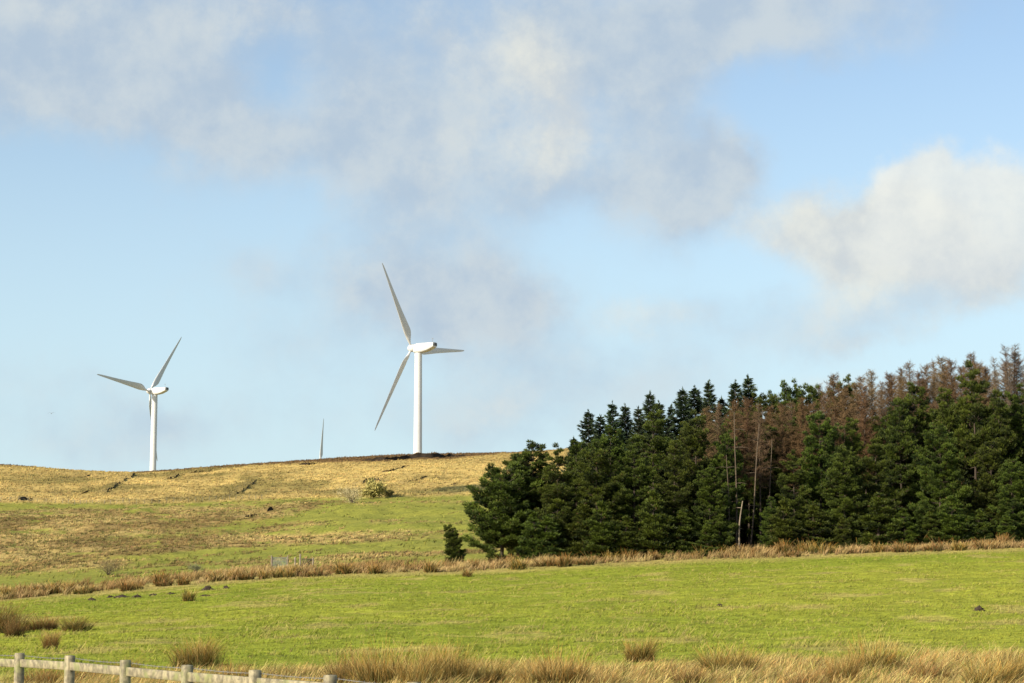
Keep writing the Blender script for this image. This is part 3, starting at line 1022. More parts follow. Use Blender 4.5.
ORD = ['first', 'second', 'third', 'fourth', 'fifth', 'sixth', 'seventh', 'eighth', 'ninth', 'tenth', 'eleventh', 'twelfth', 'thirteenth', 'fourteenth', 'fifteenth', 'sixteenth',
       'seventeenth', 'eighteenth', 'nineteenth', 'twentieth', 'twenty-first', 'twenty-second', 'twenty-third', 'twenty-fourth', 'twenty-fifth', 'twenty-sixth', 'twenty-seventh',
       'twenty-eighth', 'twenty-ninth', 'thirtieth', 'thirty-first', 'thirty-second', 'thirty-third', 'thirty-fourth', 'thirty-fifth', 'thirty-sixth', 'thirty-seventh', 'thirty-eighth', 'thirty-ninth', 'fortieth']

# front pines: px, top, D, width factor, variant
front = [(501, 472, 163, 1.35, 3), (518, 456, 167, 1.2, 3), (537, 443, 165, 1.2, 0), (556, 450, 160, 1.05, 1), (577, 441, 165, 1.0, 2), (596, 452, 159, 1.1, 5), (614, 428, 166, .95, 0),
         (634, 436, 160, 1.0, 4), (654, 414, 166, .95, 1), (672, 440, 159, 1.0, 2), (692, 418, 163, .85, 0), (713, 470, 158, 1.05, 5), (727, 436, 163, .78, 3),
         (771, 496, 159, 1.15, 4), (795, 456, 162, 1.0, 1), (819, 412, 165, .90, 0), (841, 452, 160, 1.0, 5), (856, 418, 167, .85, 2), (878, 440, 161, 1.0, 1), (903, 398, 167, .85, 4),
         (921, 386, 169, .80, 0), (936, 432, 160, 1.0, 5), (951, 388, 168, .80, 2), (974, 372, 167, .85, 1), (988, 440, 161, .9, 0), (1002, 390, 166, .75, 4), (1015, 464, 159, 1.05, 5), (1023, 394, 168, .75, 0),
         (1050, 400, 165, 0.9, 1), (1080, 392, 166, .9, 2)]
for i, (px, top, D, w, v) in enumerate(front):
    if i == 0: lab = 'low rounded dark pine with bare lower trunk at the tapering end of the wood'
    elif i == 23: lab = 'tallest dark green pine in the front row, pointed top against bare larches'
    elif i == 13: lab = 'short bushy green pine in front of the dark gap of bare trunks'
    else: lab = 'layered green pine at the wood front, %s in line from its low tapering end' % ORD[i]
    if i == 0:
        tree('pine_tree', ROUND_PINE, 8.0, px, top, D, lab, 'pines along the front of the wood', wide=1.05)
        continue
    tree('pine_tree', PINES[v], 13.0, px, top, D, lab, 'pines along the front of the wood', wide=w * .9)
# low young pines closing the skirt of the wood
skirt = [(530, 517, 158), (553, 512, 157), (581, 515, 157.5), (607, 508, 157), (632, 513, 157), (660, 506, 157), (686, 514, 157), (708, 518, 156.5), (789, 514, 157), (816, 508, 157), (846, 512, 157), (873, 508, 157), (900, 512, 157), (925, 506, 157), (958, 510, 157), (984, 512, 157), (1010, 510, 157)]
for i, (px, top, D) in enumerate(skirt):
    tree('pine_sapling', SMALL_PINE, 5.0, px, top + 9 * math.sin(i * 2.1), D, 'low bushy young pine skirting the wood, %s along from its tapering end' % ORD[i], 'young pines at the foot of the wood', wide=1.15 + .35 * abs(math.sin(i * 1.9)))
# spire topped spruces on the skyline
spr = [(574, 436, 172), (589, 409, 176), (601, 414, 178), (613, 401, 177), (626, 403, 179), (639, 406, 176), (651, 391, 179), (660, 400, 177), (672, 404, 180), (684, 387, 179), (696, 385, 181), (710, 380, 180), (723, 396, 182), (737, 379, 180), (750, 375, 182)]
for i, (px, top, D) in enumerate(spr):
    tree('spruce_tree', SPRUCES[i % 3], 14.0, px, top, D, 'blue-black spruce with a spire top on the skyline, %s spire up the slope' % ORD[i], 'spruces rising behind the front pines', wide=random.uniform(1.05, 1.25))
# pines whose tufted tops show among the larches
for i, (px, top, D) in enumerate([(768, 396, 180), (785, 393, 182), (800, 398, 183), (815, 386, 184), (845, 388, 183)]):
    tree('pine_tree', PINES[(i * 2 + 3) % 6], 13.0, px, top, D, 'dark pine with tufted top among bare larches, %s past the spruces' % ORD[i], 'tufted pines on the skyline', wide=.62)
# bare larches
lar = [(708, 405, 168), (720, 402, 170), (736, 398, 167), (748, 396, 171), (760, 402, 168), (772, 404, 172), (783, 402, 170), (793, 400, 174), (804, 396, 170), (815, 400, 174), (826, 392, 178), (836, 372, 180), (847, 385, 175), (858, 380, 179), (867, 384, 174), (874, 368, 181),
       (884, 380, 177), (892, 371, 182), (903, 372, 178), (912, 360, 183), (922, 370, 178), (930, 362, 184), (938, 372, 179), (946, 355, 184), (954, 357, 180), (965, 364, 184), (975, 351, 183), (984, 362, 180), (990, 366, 185), (998, 355, 184), (1009, 343, 186), (1015, 360, 180), (1021, 342, 187), (1034, 346, 186), (1048, 348, 187)]
for i, (px, top, D) in enumerate(lar):
    tree('larch_tree', LARCHES[3 if px > 992 else i % 3], 15.0, px, top, D, 'leafless reddish brown larch with slim pale trunk, %s from the spruce spires' % ORD[i], 'bare larches behind the pines', wide=random.uniform(.8, 1.1))
for i, px in enumerate(np.arange(716, 1060, 10.5)):
    top = float(np.interp(px, [716, 800, 840, 900, 950, 1000, 1024, 1060], [404, 400, 384, 376, 368, 362, 358, 358])) + 9 * math.sin(i * 1.7) + 3 * math.sin(i * 4.1)
    tree('larch_tree', LARCHES[(i * 2 + 1) % 3], 15.0, px, top, 190 + 4 * math.sin(i * 2.3), 'russet leafless larch merging into the bare band at the back of the wood', 'russet larches at the back of the wood', wide=random.uniform(.8, 1.1))
# trees deep in the wood
deep = []
SKY = ([470, 500, 535, 560, 590, 650, 710, 750, 790, 830, 900, 950, 1024, 1100], [492, 476, 455, 450, 430, 412, 402, 398, 410, 404, 392, 384, 374, 370])
for row, D in enumerate((174, 188, 204)):
    for px in np.arange(522 + row * 9, 1075, 25):
        deep.append((px + random.uniform(-6, 6), float(np.interp(px, *SKY)) + 14 + 8 * row + random.uniform(0, 18), D + random.uniform(-3, 3)))
for i, (px, top, D) in enumerate(deep):
    tree('pine_tree', PINES[i % 6], 13.0, px, top, D, 'dark pine deep in the wood, glimpsed between the front trees', 'pines deep inside the wood', wide=.95)

# standing dead trunks in the dark gap
def dead_trunk(px, base, ptop, lean_px, D, rad, label, twigs=10, mat=None):
    mat = mat or M_DEAD
    x = (px - 512) / F * D
    g = gz(x, D)
    top = at(px + lean_px, ptop, D)
    o = empty('dead_tree', (x, D, g))
    mb = MB()
    n = 9
    pts = [np.array(((top[0] - x) * t + 0.08 * math.sin(t * 5 + px), 0.1 * math.sin(t * 4), -0.2 + (top[2] - g + 0.2) * t)) for t in np.linspace(0, 1, n)]
    tube(mb, pts, [rad * (1 - 0.6 * t) for t in np.linspace(0, 1, n)], 8)
    b = mb
    r = np.random.default_rng(int(px))
    for k in range(twigs):
        t = r.uniform(0.3, 0.98); i = int(t * (n - 1)); p = pts[i]
        a = r.uniform(0, 6.3); L = r.uniform(0.4, 1.2)
        tube(b, [p, p + L * 0.5 * np.array((math.cos(a), math.sin(a), .1)), p + L * np.array((math.cos(a), math.sin(a), -.05))], [.03, .02, .006], 4, cap=False)
    mb.build('trunk', mat, o, True)
    tag(o, label, 'dead tree', 'standing dead trunks in the dark gap')


dead_trunk(735, 546, 412, 0, 161.5, 0.085, 'straight slim dead trunk, tallest at the edge of the dark gap')
dead_trunk(748, 546, 424, 12, 162, 0.085, 'leaning slim dead trunk crossing the dark gap in the wood')
dead_trunk(728, 546, 455, -1, 160.5, 0.06, 'thin dead trunk beside the layered pine at the gap edge')
dead_trunk(737, 548, 501, 5, 158, 0.10, 'short whitish broken stump leaning at the foot of the gap', 3, M_PALEBARK)
dead_trunk(769, 546, 440, 2, 166, 0.07, 'thin shaded dead trunk at the back of the gap', 8)

# lone small pine and hedgerow bushes
tree('pine_tree', pine_meshes(470, 5.0, 1.45, .02, .42, 0, .62, .25), 5.0, 456.5, 528, 161, 'lone small dark pine standing apart in front of the green slope', None, wide=.9, lean=-0.24)


def bush(px, base, hpx, wpx, col, label, dens=1.0, name='bare_bush', leafy=0.0, seed=1, stem=1.0):
    p = ground_at(px, base)
    h = hpx / F * p[1]; w = wpx / F * p[1] / 2
    r = np.random.default_rng(seed)
    o = empty(name, tuple(p))
    st = MB(); P = []; Dn = []
    for k in range(16):
        a = r.uniform(0, 6.3); q = r.uniform(0.2, 1)
        e = np.array((math.cos(a) * w * q, math.sin(a) * w * q * .8, h * r.uniform(.35, .95) * (1.1 - .35 * q)))
        pts = [np.array((0, 0, -.1)), e * np.array((.25, .25, .45)), e * np.array((.65, .65, .8)), e]
        tube(st, pts, [.06 * stem, .045 * stem, .025 * stem, .01], 5, cap=False)
        for i in range(int(60 * dens)):
            t = r.uniform(.15, 1); c = pts[1] * (1 - t) + e * t
            P.append(c + r.normal(0, .14 * w, 3)); Dn.append(unit(e * .4 + r.normal(0, 1, 3) * np.array((1, 1, .7)) * h * .5))
    st.build('branches', M_BARK, o)
    P = np.array(P); P[:, 2] = np.maximum(P[:, 2], 0.1); n = len(P)
    cr = MB()
    C = np.clip(np.array(col) * (1 + r.normal(0, .25, (n, 1))), .01, .8)
    cr.add(*spikes(P, np.array(Dn), r.uniform(.25, .7, n) * h * .3, (0.022 + leafy * .2) * r.uniform(.7, 1.3, n), C, r))
    cr.build('crown', M_TWIG, o)
    tag(o, label, 'bush', None)


bush(108, 575, 17, 34, (.19, .155, .075), 'faint leafless thorn bush behind the rushes, wide dark twigs', 1.3, seed=11, stem=.45)
bush(196, 573, 13, 18, (.22, .22, .12), 'thin grey-green leafless bush behind the rush row, smaller than the thorn', .9, seed=12, stem=.4)
bush(374, 498, 20, 26, (.33, .285, .095), 'rounded olive green bush on the moor below a peat scar', 3.0, 'moor_bush', .9, 13)
bush(352, 503, 18, 36, (.44, .37, .20), 'sprawling pale grey leafless bush beside the olive bush on the moor', 2.2, 'bare_bush', .1, 14)
bush(388, 497, 9, 12, (.25, .22, .07), 'small dark scrub bush just past the olive bush on the moor', 2.0, 'moor_bush', .6, 15)


# ------------------------------------------------------------------ peat banks on the moor
def peat_bank(pts, hm, label, seed, back=4.0):
    """eroded step: a dark peat face below a lip of turf; pts are ground places along its foot"""
    r = np.random.default_rng(seed)
    P = np.array([ground_at(px, py)[:2] for px, py in pts])
    seg = np.concatenate([[0], np.cumsum(np.linalg.norm(np.diff(P, axis=0), axis=1))])
    k = max(10, int(seg[-1] / 0.7))
    s = np.linspace(0, seg[-1], k)
    X = np.interp(s, seg, P[:, 0]); Y = np.interp(s, seg, P[:, 1]) + (fbm(s / 3, s * 0, seed) - .5) * 2.2
    t = s / seg[-1]
    hh = 0.5 * hm * np.clip(np.minimum(t, 1 - t) * 7, 0, 1) ** .7 * np.clip(-.2 + 2.3 * fbm(s / 2.0, s * 0 + 3, seed + 5), .12, 1.5)
    tx = np.gradient(X); ty = np.gradient(Y); tl = np.hypot(tx, ty) + 1e-6
    nx = -ty / tl; ny = tx / tl
    if (nx.mean() > 0 if abs(ny.mean()) < .45 else ny.mean() < 0): nx, ny = -nx, -ny
    o0 = np.array((X[0], Y[0], gz(X[0], Y[0])))
    root = empty('peat_bank', tuple(o0))
    def ring(dy, dz):
        xx = X + nx * dy; yy = Y + ny * dy
        return np.stack([xx, yy, G(xx, yy) + dz], 1) - o0
    foot = ring(-0.25 + r.normal(0, .06, k), -0.15 + 0 * hh)
    mid = ring(0.0 + r.normal(0, .07, k), hh * .55)
    lip = ring(-0.12 + r.normal(0, .07, k), hh)
    crest = ring(0.7, hh * 1.12)
    b1 = ring(back * .5, hh * .55)
    b2 = ring(back, -0.2 + 0 * hh)
    def sheet(rows, C):
        m = MB(); q = []
        for i in range(len(rows) - 1):
            for j in range(k - 1):
                q.append((i * k + j, i * k + j + 1, (i + 1) * k + j + 1, (i + 1) * k + j))
        m.add(np.concatenate(rows), q, C)
        return m
    sheet([foot, mid, lip], None).build('peat_face', M_PEAT, root, False)
    rows = [lip + np.array((0, -.05, .03)), crest, b1, b2]
    xy = np.concatenate(rows) + o0
    c = cover_rgb(cover(xy[:, 0], xy[:, 1], G(xy[:, 0], xy[:, 1])), xy[:, 0], xy[:, 1])
    tl_ = sheet(rows, c)
    nb = int(14 * seg[-1]) + 40
    ii = r.integers(0, k - 1, nb); f = r.uniform(0, 1, (nb, 1)); g = r.uniform(0, 3, nb); gi = np.floor(g).astype(int); gf = (g - gi)[:, None]
    R_ = np.stack(rows)
    Pb = (R_[gi, ii] * (1 - f) + R_[gi, ii + 1] * f) * (1 - gf) + (R_[gi + 1, ii] * (1 - f) + R_[gi + 1, ii + 1] * f) * gf
    wx = Pb + o0
    cb = cover_rgb(cover(wx[:, 0], wx[:, 1], wx[:, 2]), wx[:, 0], wx[:, 1]) * r.uniform(.5, 1.25, (nb, 1))
    tl_.add(*blades(Pb, r.uniform(.15, .45, nb), .2, r.uniform(.3, 1, nb), r.normal(0, 1, nb), cb * .75, cb * 1.1, 1, r))
    tl_.build('turf_lip', M_BLADE, root, False)
    tag(root, label, 'peat bank', 'dark peat banks cut into the moor')


PB = [
    ([(362, 461), (385, 460), (410, 459), (432, 458), (450, 457), (466, 456)], 2.3, 'longest black peat bank, just under the skyline below the big turbine'),
    ([(299, 464.5), (310, 464), (322, 463.5)], .7, 'short thin peat scar near the skyline below the lone blade tip'),
    ([(381, 473), (392, 471), (402, 468), (410, 466)], .8, 'slanting broken peat scar between the long bank and the slope below'),
    ([(406, 483), (416, 480), (427, 476)], .7, 'straight slanting peat scar alone on golden grass uphill of the bushes'),
    ([(362, 484.5), (368, 481), (374, 479), (381, 481)], 1.1, 'arched peat scar directly above the olive bush'),
    ([(451, 485), (457, 484)], .8, 'tiny dark peat scar near the wood on golden grass'),
    ([(106, 492), (114, 488), (121, 483)], 1.1, 'dark peat gully foot climbing the hollow below the smaller turbine'),
    ([(121, 483), (130, 478), (139, 474)], .9, 'upper stretch of the peat gully in the hollow below the smaller turbine'),
    ([(81, 494), (88, 493)], .8, 'small dark peat hole at the bottom of the gully'),
    ([(166, 480), (175, 478), (184, 474.5)], 1.0, 'slanting peat scar just past the foot of the smaller turbine'),
    ([(190, 473), (200, 471.5), (212, 470.5)], .7, 'faint peat scar close to the skyline past the smaller turbine'),
    ([(62, 479), (69, 478.5)], .8, 'dark peat dash on the slope near the skyline, far from the gully'),
    ([(80, 478), (86, 476.5), (92, 475)], .6, 'thin peat dash between the lone dash and the gully'),
    ([(17, 500.5), (25, 500), (33, 498.5)], 1.1, 'black peat slot just above the boundary fence at the frame edge'),
    ([(234, 496), (242, 491), (250, 485), (256, 480)], .8, 'steep broken peat line on the slope past the fence end'),
    ([(244, 518), (251, 516.5), (258, 515)], .9, 'black slot in the brown rushes below the boundary fence'),
    ([(266, 512), (273, 510)], .9, 'short dark slot above the black one in brown rushes'),
    ([(152, 501), (160, 500.5)], .7, 'small dark notch right on the boundary fence line'),
]
for i, (pts, h, lab) in enumerate(PB):
    peat_bank(pts, h, lab, 700 + i)


# ------------------------------------------------------------------ boundary fence on the hill, gates
def stock_fence(pts, n, label, h=1.0):
    P = [ground_at(px, py) for px, py in pts]
    P = np.array(P)
    seg = np.concatenate([[0], np.cumsum(np.linalg.norm(np.diff(P[:, :2], axis=0), axis=1))])
    s = np.linspace(0, seg[-1], n)
    X = np.interp(s, seg, P[:, 0]); Y = np.interp(s, seg, P[:, 1]); Z = G(X, Y)
    root = empty('stock_fence', (X[0], Y[0], Z[0]))
    o0 = np.array((X[0], Y[0], Z[0]))
    for i in range(n):
        mb = MB()
        hh = h * random.uniform(.9, 1.08)
        box(mb, np.array((X[i], Y[i], Z[i] + hh / 2 - .1)) - o0, (.10, .10, hh + .2), bevel=.02)
        mb.build('post', M_WOOD, root)
    for lv in (.3, .6, .9, 1.05):
        mb = MB()
        tube(mb, np.stack([X, Y, Z + lv], 1) - o0, [.008] * n, 4)
        mb.build('wire', M_WIRE, root)
    tag(root, label, 'fence')


stock_fence([(-30, 501), (0, 501.5), (60, 503), (130, 503.5), (200, 502), (262, 499.5)], 42, 'distant post and wire fence between the golden moor and green slope')


def hurdle(px, base, wpx, hpx, D_label, mesh_like):
    p = ground_at(px, base)
    w = wpx / F * p[1]; h = hpx / F * p[1]
    if mesh_like:
        o = empty('wire_gate', tuple(p), 0.05)
        for sx in (-w / 2, w / 2):
            mb = MB(); box(mb, (sx, 0, h * .52), (.12, .12, h * 1.15), bevel=.02); mb.build('post', M_PALEBARK, o)
        fr = MB()
        for z in (.12, .95):
            tube(fr, [(-w / 2 + .08, 0, h * z), (w / 2 - .08, 0, h * z)], [.025, .025], 6)
        for sx in (-w / 2 + .1, w / 2 - .1):
            tube(fr, [(sx, 0, h * .12), (sx, 0, h * .95)], [.025, .025], 6)
        fr.build('gate_frame', M_WIRE, o)
        ms = MB()
        for i in range(1, 15):
            xx = -w / 2 + .1 + (w - .2) * i / 15
            tube(ms, [(xx, .0, h * .12), (xx, .0, h * .95)], [.012, .012], 4, cap=False)
        for j in range(1, 8):
            tube(ms, [(-w / 2 + .1, .015, h * (.12 + .83 * j / 8)), (w / 2 - .1, .015, h * (.12 + .83 * j / 8))], [.012, .012], 4, cap=False)
        ms.build('wire_mesh', plain('green_wire', (.22, .28, .24), .5, .1, 5), o)
        tag(o, D_label, 'gate')
    else:
        o = empty('field_gate', tuple(p), -0.08)
        for sx, k in ((-w / 2, 1.3), (-w / 2 - .45, 1.0), (w / 2, .95)):
            mb = MB(); box(mb, (sx, 0, h * .5 * k), (.15, .15, h * k + .1), bevel=.02); mb.build('post', M_PALEBARK, o)
        for j in range(5):
            mb = MB(); box(mb, (0.02, -.03, h * (.2 + .17 * j)), (w - .25, .04, .10), bevel=.01); mb.build('bar', M_BARK, o)
        mb = MB(); tube(mb, [(-w / 2 + .1, -.08, h * .2), (w / 2 - .1, -.08, h * .85)], [.045, .045], 6); mb.build('brace', M_BARK, o)
        tag(o, D_label, 'gate')


hurdle(279.5, 570, 16, 13, 'grey-green wire mesh gate between two pale posts behind the rushes', True)
hurdle(306.5, 569, 13, 11, 'dark barred field gate with a tall pale post behind the rushes', False)


# ------------------------------------------------------------------ roadside post and rail fence
def roadside_fence():
    tops = [(-26, 650.5), (20, 653), (70, 655.5), (126, 660), (187, 665), (256, 670), (331, 675), (415, 682.2), (508, 690)]
    Ds = [25.3, 24.1, 22.9, 21.6, 20.4, 19.2, 18.0, 16.9, 15.8]
    Pt = np.array([at(px, py, D) for (px, py), D in zip(tops, Ds)])
    gz_ = G(Pt[:, 0], Pt[:, 1])
    o0 = np.array((Pt[0][0], Pt[0][1], gz_[0]))
    root = empty('post_and_rail_fence', tuple(o0))
    dirv = unit(Pt[-1] - Pt[0]); ang = math.atan2(dirv[1], dirv[0])
    def Rz(a, tilt=0.0, slope=0.0):
        c, s = math.cos(a), math.sin(a)
        A = np.array(((c, -s, 0), (s, c, 0), (0, 0, 1)))
        ct, st_ = math.cos(slope), math.sin(slope)
        B = np.array(((ct, 0, st_), (0, 1, 0), (-st_, 0, ct)))
        return A @ B
    for i, p in enumerate(Pt):
        mb = MB()
        hgt = p[2] - gz_[i] + .4
        M = Rz(ang + random.uniform(-.04, .04), 0, random.uniform(-.03, .03))
        box(mb, np.array((p[0], p[1], p[2] - hgt / 2)) - o0, (.098, .098, hgt), M, bevel=.007)
        mb.build('post', M_WOOD, root)
    back = np.array((-dirv[1], dirv[0], 0))
    if back[1] < 0: back = -back
    for lv in (.13, .52, .90):
        for i in range(len(Pt) - 1):
            a = Pt[i] + np.array((0, 0, -lv)); b = Pt[i + 1] + np.array((0, 0, -lv))
            d = b - a; L = np.linalg.norm(d)
            mb = MB()
            M = Rz(math.atan2(d[1], d[0]), 0, -math.asin(d[2] / L))
            box(mb, (a + b) / 2 + np.array((0, 0, random.uniform(-.008, .008))) - o0, (L - .102, .04, .098), M, bevel=.005)
            mb.build('rail', M_WOOD, root)
    for off, dz in ((.056, -.035),):
        w = MB()
        pts = []
        for i in range(len(Pt) - 1):
            for t in np.linspace(0, 1, 8, endpoint=False):
                q = Pt[i] * (1 - t) + Pt[i + 1] * t
                pts.append(q + back * off + np.array((0, 0, dz - .012 * math.sin(t * math.pi))) - o0)
        tube(w, pts, [.0035] * len(pts), 5)
        # barbs
        for k in range(2, len(pts) - 1):
            for f in (.2, .7):
                c = pts[k] * (1 - f) + pts[k - 1] * f
                tube(w, [c + np.array((.0, .008, .014)), c - np.array((.0, .008, .014))], [.002, .002], 4)
                tube(w, [c + np.array((.0, -.010, .012)), c - np.array((.0, -.010, .012))], [.002, .002], 4)
        w.build('barbed_wire', M_WIRE, root)
    tag(root, 'pale weathered timber post and rail fence with a barbed wire strand', 'fence')


roadside_fence()


# ------------------------------------------------------------------ wind turbines
def blade_mesh(L=33.0, cone=3.0):
    # local: z along the blade, x = leading edge direction in the rotor plane, y = upwind
    st = [(0, .62, 1.0, 0, 0), (1.2, .62, 1.0, 0, 0), (2.6, .85, .75, 16, -.05), (4.6, 1.9, .36, 15, -.18), (6.6, 2.45, .27, 13, -.28), (9, 2.3, .23, 10, -.26), (13, 1.9, .2, 7, -.2),
          (18, 1.5, .18, 4, -.15), (23, 1.15, .17, 2, -.1), (28, .82, .16, .5, -.08), (31.4, .55, .15, 0, -.04), (32.7, .30, .15, 0, 0), (33, .08, .15, 0, .03)]
    n = 24
    rows = []
    sa = np.array(st); zz = np.concatenate([np.linspace(0, 9, 26), np.linspace(9, 31.4, 40)[1:], np.linspace(31.4, 33, 8)[1:]])
    st = np.stack([zz] + [pchip(sa[:, 0], sa[:, i], zz) for i in range(1, 5)], 1)
    st[:, 1] *= np.where(zz > 2.2, 1.18, 1.0)
    for z, ch, th, tw, off in st:
        a = np.arange(n) / n * 2 * math.pi
        kk = float(sstep(1.0, 5.0, np.array(z)))
        x0 = np.cos(a) * ch; y0 = np.sin(a) * ch
        if True:
            cx = np.cos(a) * .5
            shape = np.sin(a) * (.5 * th) * (1 - .55 * (.5 - cx))
            x = (cx - .12) * ch * 1.0 + off; y = shape * ch
            x = x * kk + x0 * .5 * (1 + (z < 1.0)) * (1 - kk); y = y * kk + y0 * .5 * (1 + (z < 1.0)) * (1 - kk)
        t = math.radians(tw + 2)
        X = x * math.cos(t) - y * math.sin(t); Yv = x * math.sin(t) + y * math.cos(t)
        rows.append(np.stack([X, Yv + z * math.tan(math.radians(cone)), np.full(n, z * L / 33)], 1))
    mb = MB()
    V = np.concatenate(rows)
    q = [(i * n + j, i * n + (j + 1) % n, (i + 1) * n + (j + 1) % n, (i + 1) * n + j) for i in range(len(st) - 1) for j in range(n)]
    mb.add(V, q)
    return mb.mesh('blade', M_WHITE, False)




def loft(mb, secs, n=20, power=4.0):
    """superellipse sections (x, cy, cz, half width, half height) along x"""
    rows = []
    a = np.arange(n) / n * 2 * math.pi
    for x, cz, hw, hh in secs:
        c, s = np.cos(a), np.sin(a)
        rows.append(np.stack([np.full(n, x), np.sign(c) * np.abs(c) ** (2 / power) * hw, cz + np.sign(s) * np.abs(s) ** (2 / power) * hh], 1))
    V = np.concatenate(rows); k = len(secs)
    mb.add(V, [(i * n + j, i * n + (j + 1) % n, (i + 1) * n + (j + 1) % n, (i + 1) * n + j) for i in range(k - 1) for j in range(n)])
    for i in (0, k - 1):
        mb.add(np.concatenate([rows[i], rows[i].mean(0, keepdims=True)]), [(j, (j + 1) % n, n) for j in range(n)])


def turbine(tpx, hub_py, D, yaw, tilt, cone, L, th0, rb, rt, overhang, label):
    hub = at(tpx, hub_py, D)
    x = hub[0]
    g = gz(x, D)
    ax = (-math.sin(math.radians(yaw)), math.cos(math.radians(yaw)))
    blade_me = blade_mesh(L, cone)
    ti = math.radians(tilt)
    root = empty('wind_turbine', (x, D, g), math.atan2(ax[1], ax[0]))     # local +X points upwind
    hz = hub[2] - g
    tw = MB()
    zs = np.linspace(-.5, hz - 1.55, 14)
    tube(tw, [(0, 0, z) for z in zs], [rb + (rt - rb) * (max(z, 0) / (hz - 1.55)) ** .9 for z in zs], 36)
    tow = tw.build('tower', M_WHITE, root, True)
    fl = MB()
    for k in (.36, .7):
        z = (hz - 1.55) * k; r_ = rb + (rt - rb) * k ** .9
        tube(fl, [(0, 0, z - .06), (0, 0, z + .06)], [r_ + .02] * 2, 36)
    fl.build('flange', M_WHITE, tow, True)
    dr = MB(); box(dr, (-rb - .0, 0, 1.6), (.16, .95, 2.2)); dr.build('door', M_GREY, tow)
    na = MB()
    loft(na, [(1.55, hz - .0, 1.0, 1.15), (1.35, hz + .02, 1.25, 1.45), (.0, hz + .1, 1.45, 1.62), (-2.2, hz + .12, 1.5, 1.62), (-4.2, hz + .28, 1.45, 1.42), (-6.1, hz + .62, 1.35, 1.05), (-7.0, hz + .85, 1.25, .76)])
    nac = na.build('nacelle', M_WHITE, root, True)
    ve = MB(); box(ve, (-7.06, 0, hz + .95), (.14, 1.9, .95))
    for j in range(5): box(ve, (-7.16, 0, hz + .6 + .17 * j), (.06, 1.8, .07))
    ve.build('rear_louvre', M_GREY, nac)
    ms = MB()
    tube(ms, [(-6.2, .35, hz + 1.5), (-6.2, .35, hz + 3.2)], [.05, .035], 6)
    tube(ms, [(-6.5, .35, hz + 2.8), (-5.9, .35, hz + 2.8)], [.03, .03], 6)
    tube(ms, [(-6.5, .35, hz + 2.8), (-6.5, .35, hz + 3.1)], [.06, .03], 6)
    tube(ms, [(-5.9, .35, hz + 2.8), (-5.9, .35, hz + 3.1)], [.06, .03], 6)
    ms.build('wind_sensor', M_WIRE, nac)
    hb = MB(); up_ = math.tan(ti) * overhang
    loft(hb, [(overhang - 1.25, hz + up_, .98, .98), (overhang - .9, hz + up_, 1.3, 1.3), (overhang + .3, hz + up_, 1.28, 1.28), (overhang + 1.0, hz + up_, .95, .95), (overhang + 1.45, hz + up_, .5, .5), (overhang + 1.6, hz + up_, .1, .1)], 24, 2.0)
    hubo = hb.build('hub', M_WHITE, root, True)
    from mathutils import Matrix
    a3 = np.array((math.cos(ti), 0, math.sin(ti))); h3 = np.array((0, -1.0, 0)); z3 = np.cross(h3, a3)     # h3 = (0,-1,0): to the viewer's right
    for k in range(3):
        th = math.radians(th0 + 120 * k)
        rv = math.cos(th) * z3 + math.sin(th) * h3
        tv = math.sin(th) * z3 - math.cos(th) * h3       # direction of rotation: the leading edge
        b = link('blade', blade_me, root)
        M = Matrix.Identity(4)
        for i in range(3):
            M[i][0] = tv[i]; M[i][1] = a3[i]; M[i][2] = rv[i]
            M[i][3] = (a3 * overhang + np.array((0, 0, hz)))[i]
        b.matrix_local = M
    tag(root, label, 'wind turbine', 'white wind turbines on the moor')
    return root


turbine(418.4, 348.5, 640, 55.6, 6.0, 2.5, 32.4, -34.4, 1.5, 1.25, 2.94, 'nearest and largest white wind turbine, one blade level, above the long peat bank')
turbine(154.8, 391.5, 859, 60.8, 6.5, 3.4, 34.1, -82.9, 1.55, 1.3, 3.12, 'smaller white wind turbine with grey shaded blades over the hollow in the ridge')
turbine(323, 463, 1400, 58, 6, 3, 33, 3.0, 1.55, 1.3, 3.0, 'far wind turbine hidden by the ridge, only one upright blade showing')


# ------------------------------------------------------------------ gull
def bird():
    p = at(51.5, 413.5, 300)
    mb = MB()
    # body and both wings as one lofted sheet of sections across the span
    secs = []
    span = np.linspace(-1, 1, 17)
    for s in span:
        a = abs(s)
        y = s * .56
        z = .16 * math.sin(min(a, .5) * math.pi) - .20 * max(0, a - .45) ** 1.3
        ch = .15 * (1 - .75 * a ** 1.6) + (.22 if a < .1 else 0.0)
        th = .075 if a < .1 else .02 * (1 - .7 * a)
        swp = -.05 * a - .10 * max(0, a - .5)
        secs.append([(y * 1.0, swp + ch * c, z + th * s_) for c, s_ in ((.55, 0), (.2, 1), (-.25, .7), (-.6, 0), (-.25, -.6), (.2, -.9))])
    V = np.array(secs).reshape(-1, 3); n = 6
    q = [(i * n + j, i * n + (j + 1) % n, (i + 1) * n + (j + 1) % n, (i + 1) * n + j) for i in range(16) for j in range(n)]
    mb.add(V, q)
    tube(mb, [(0, .16, .0), (0, .24, .015), (0, .31, .02), (0, .36, .015)], [.06, .06, .05, .01], 8)
    tube(mb, [(0, -.14, 0), (0, -.24, 0), (0, -.34, 0)], [.05, .05, .06], 8)
    o = mb.build('bird', M_BIRD, None, True)
    o.location = tuple(p)
    o.rotation_euler = (0.05, -.12, .25)
    tag(o, 'small grey bird gliding alone in the clear sky beside the smaller turbine', 'bird')


bird()

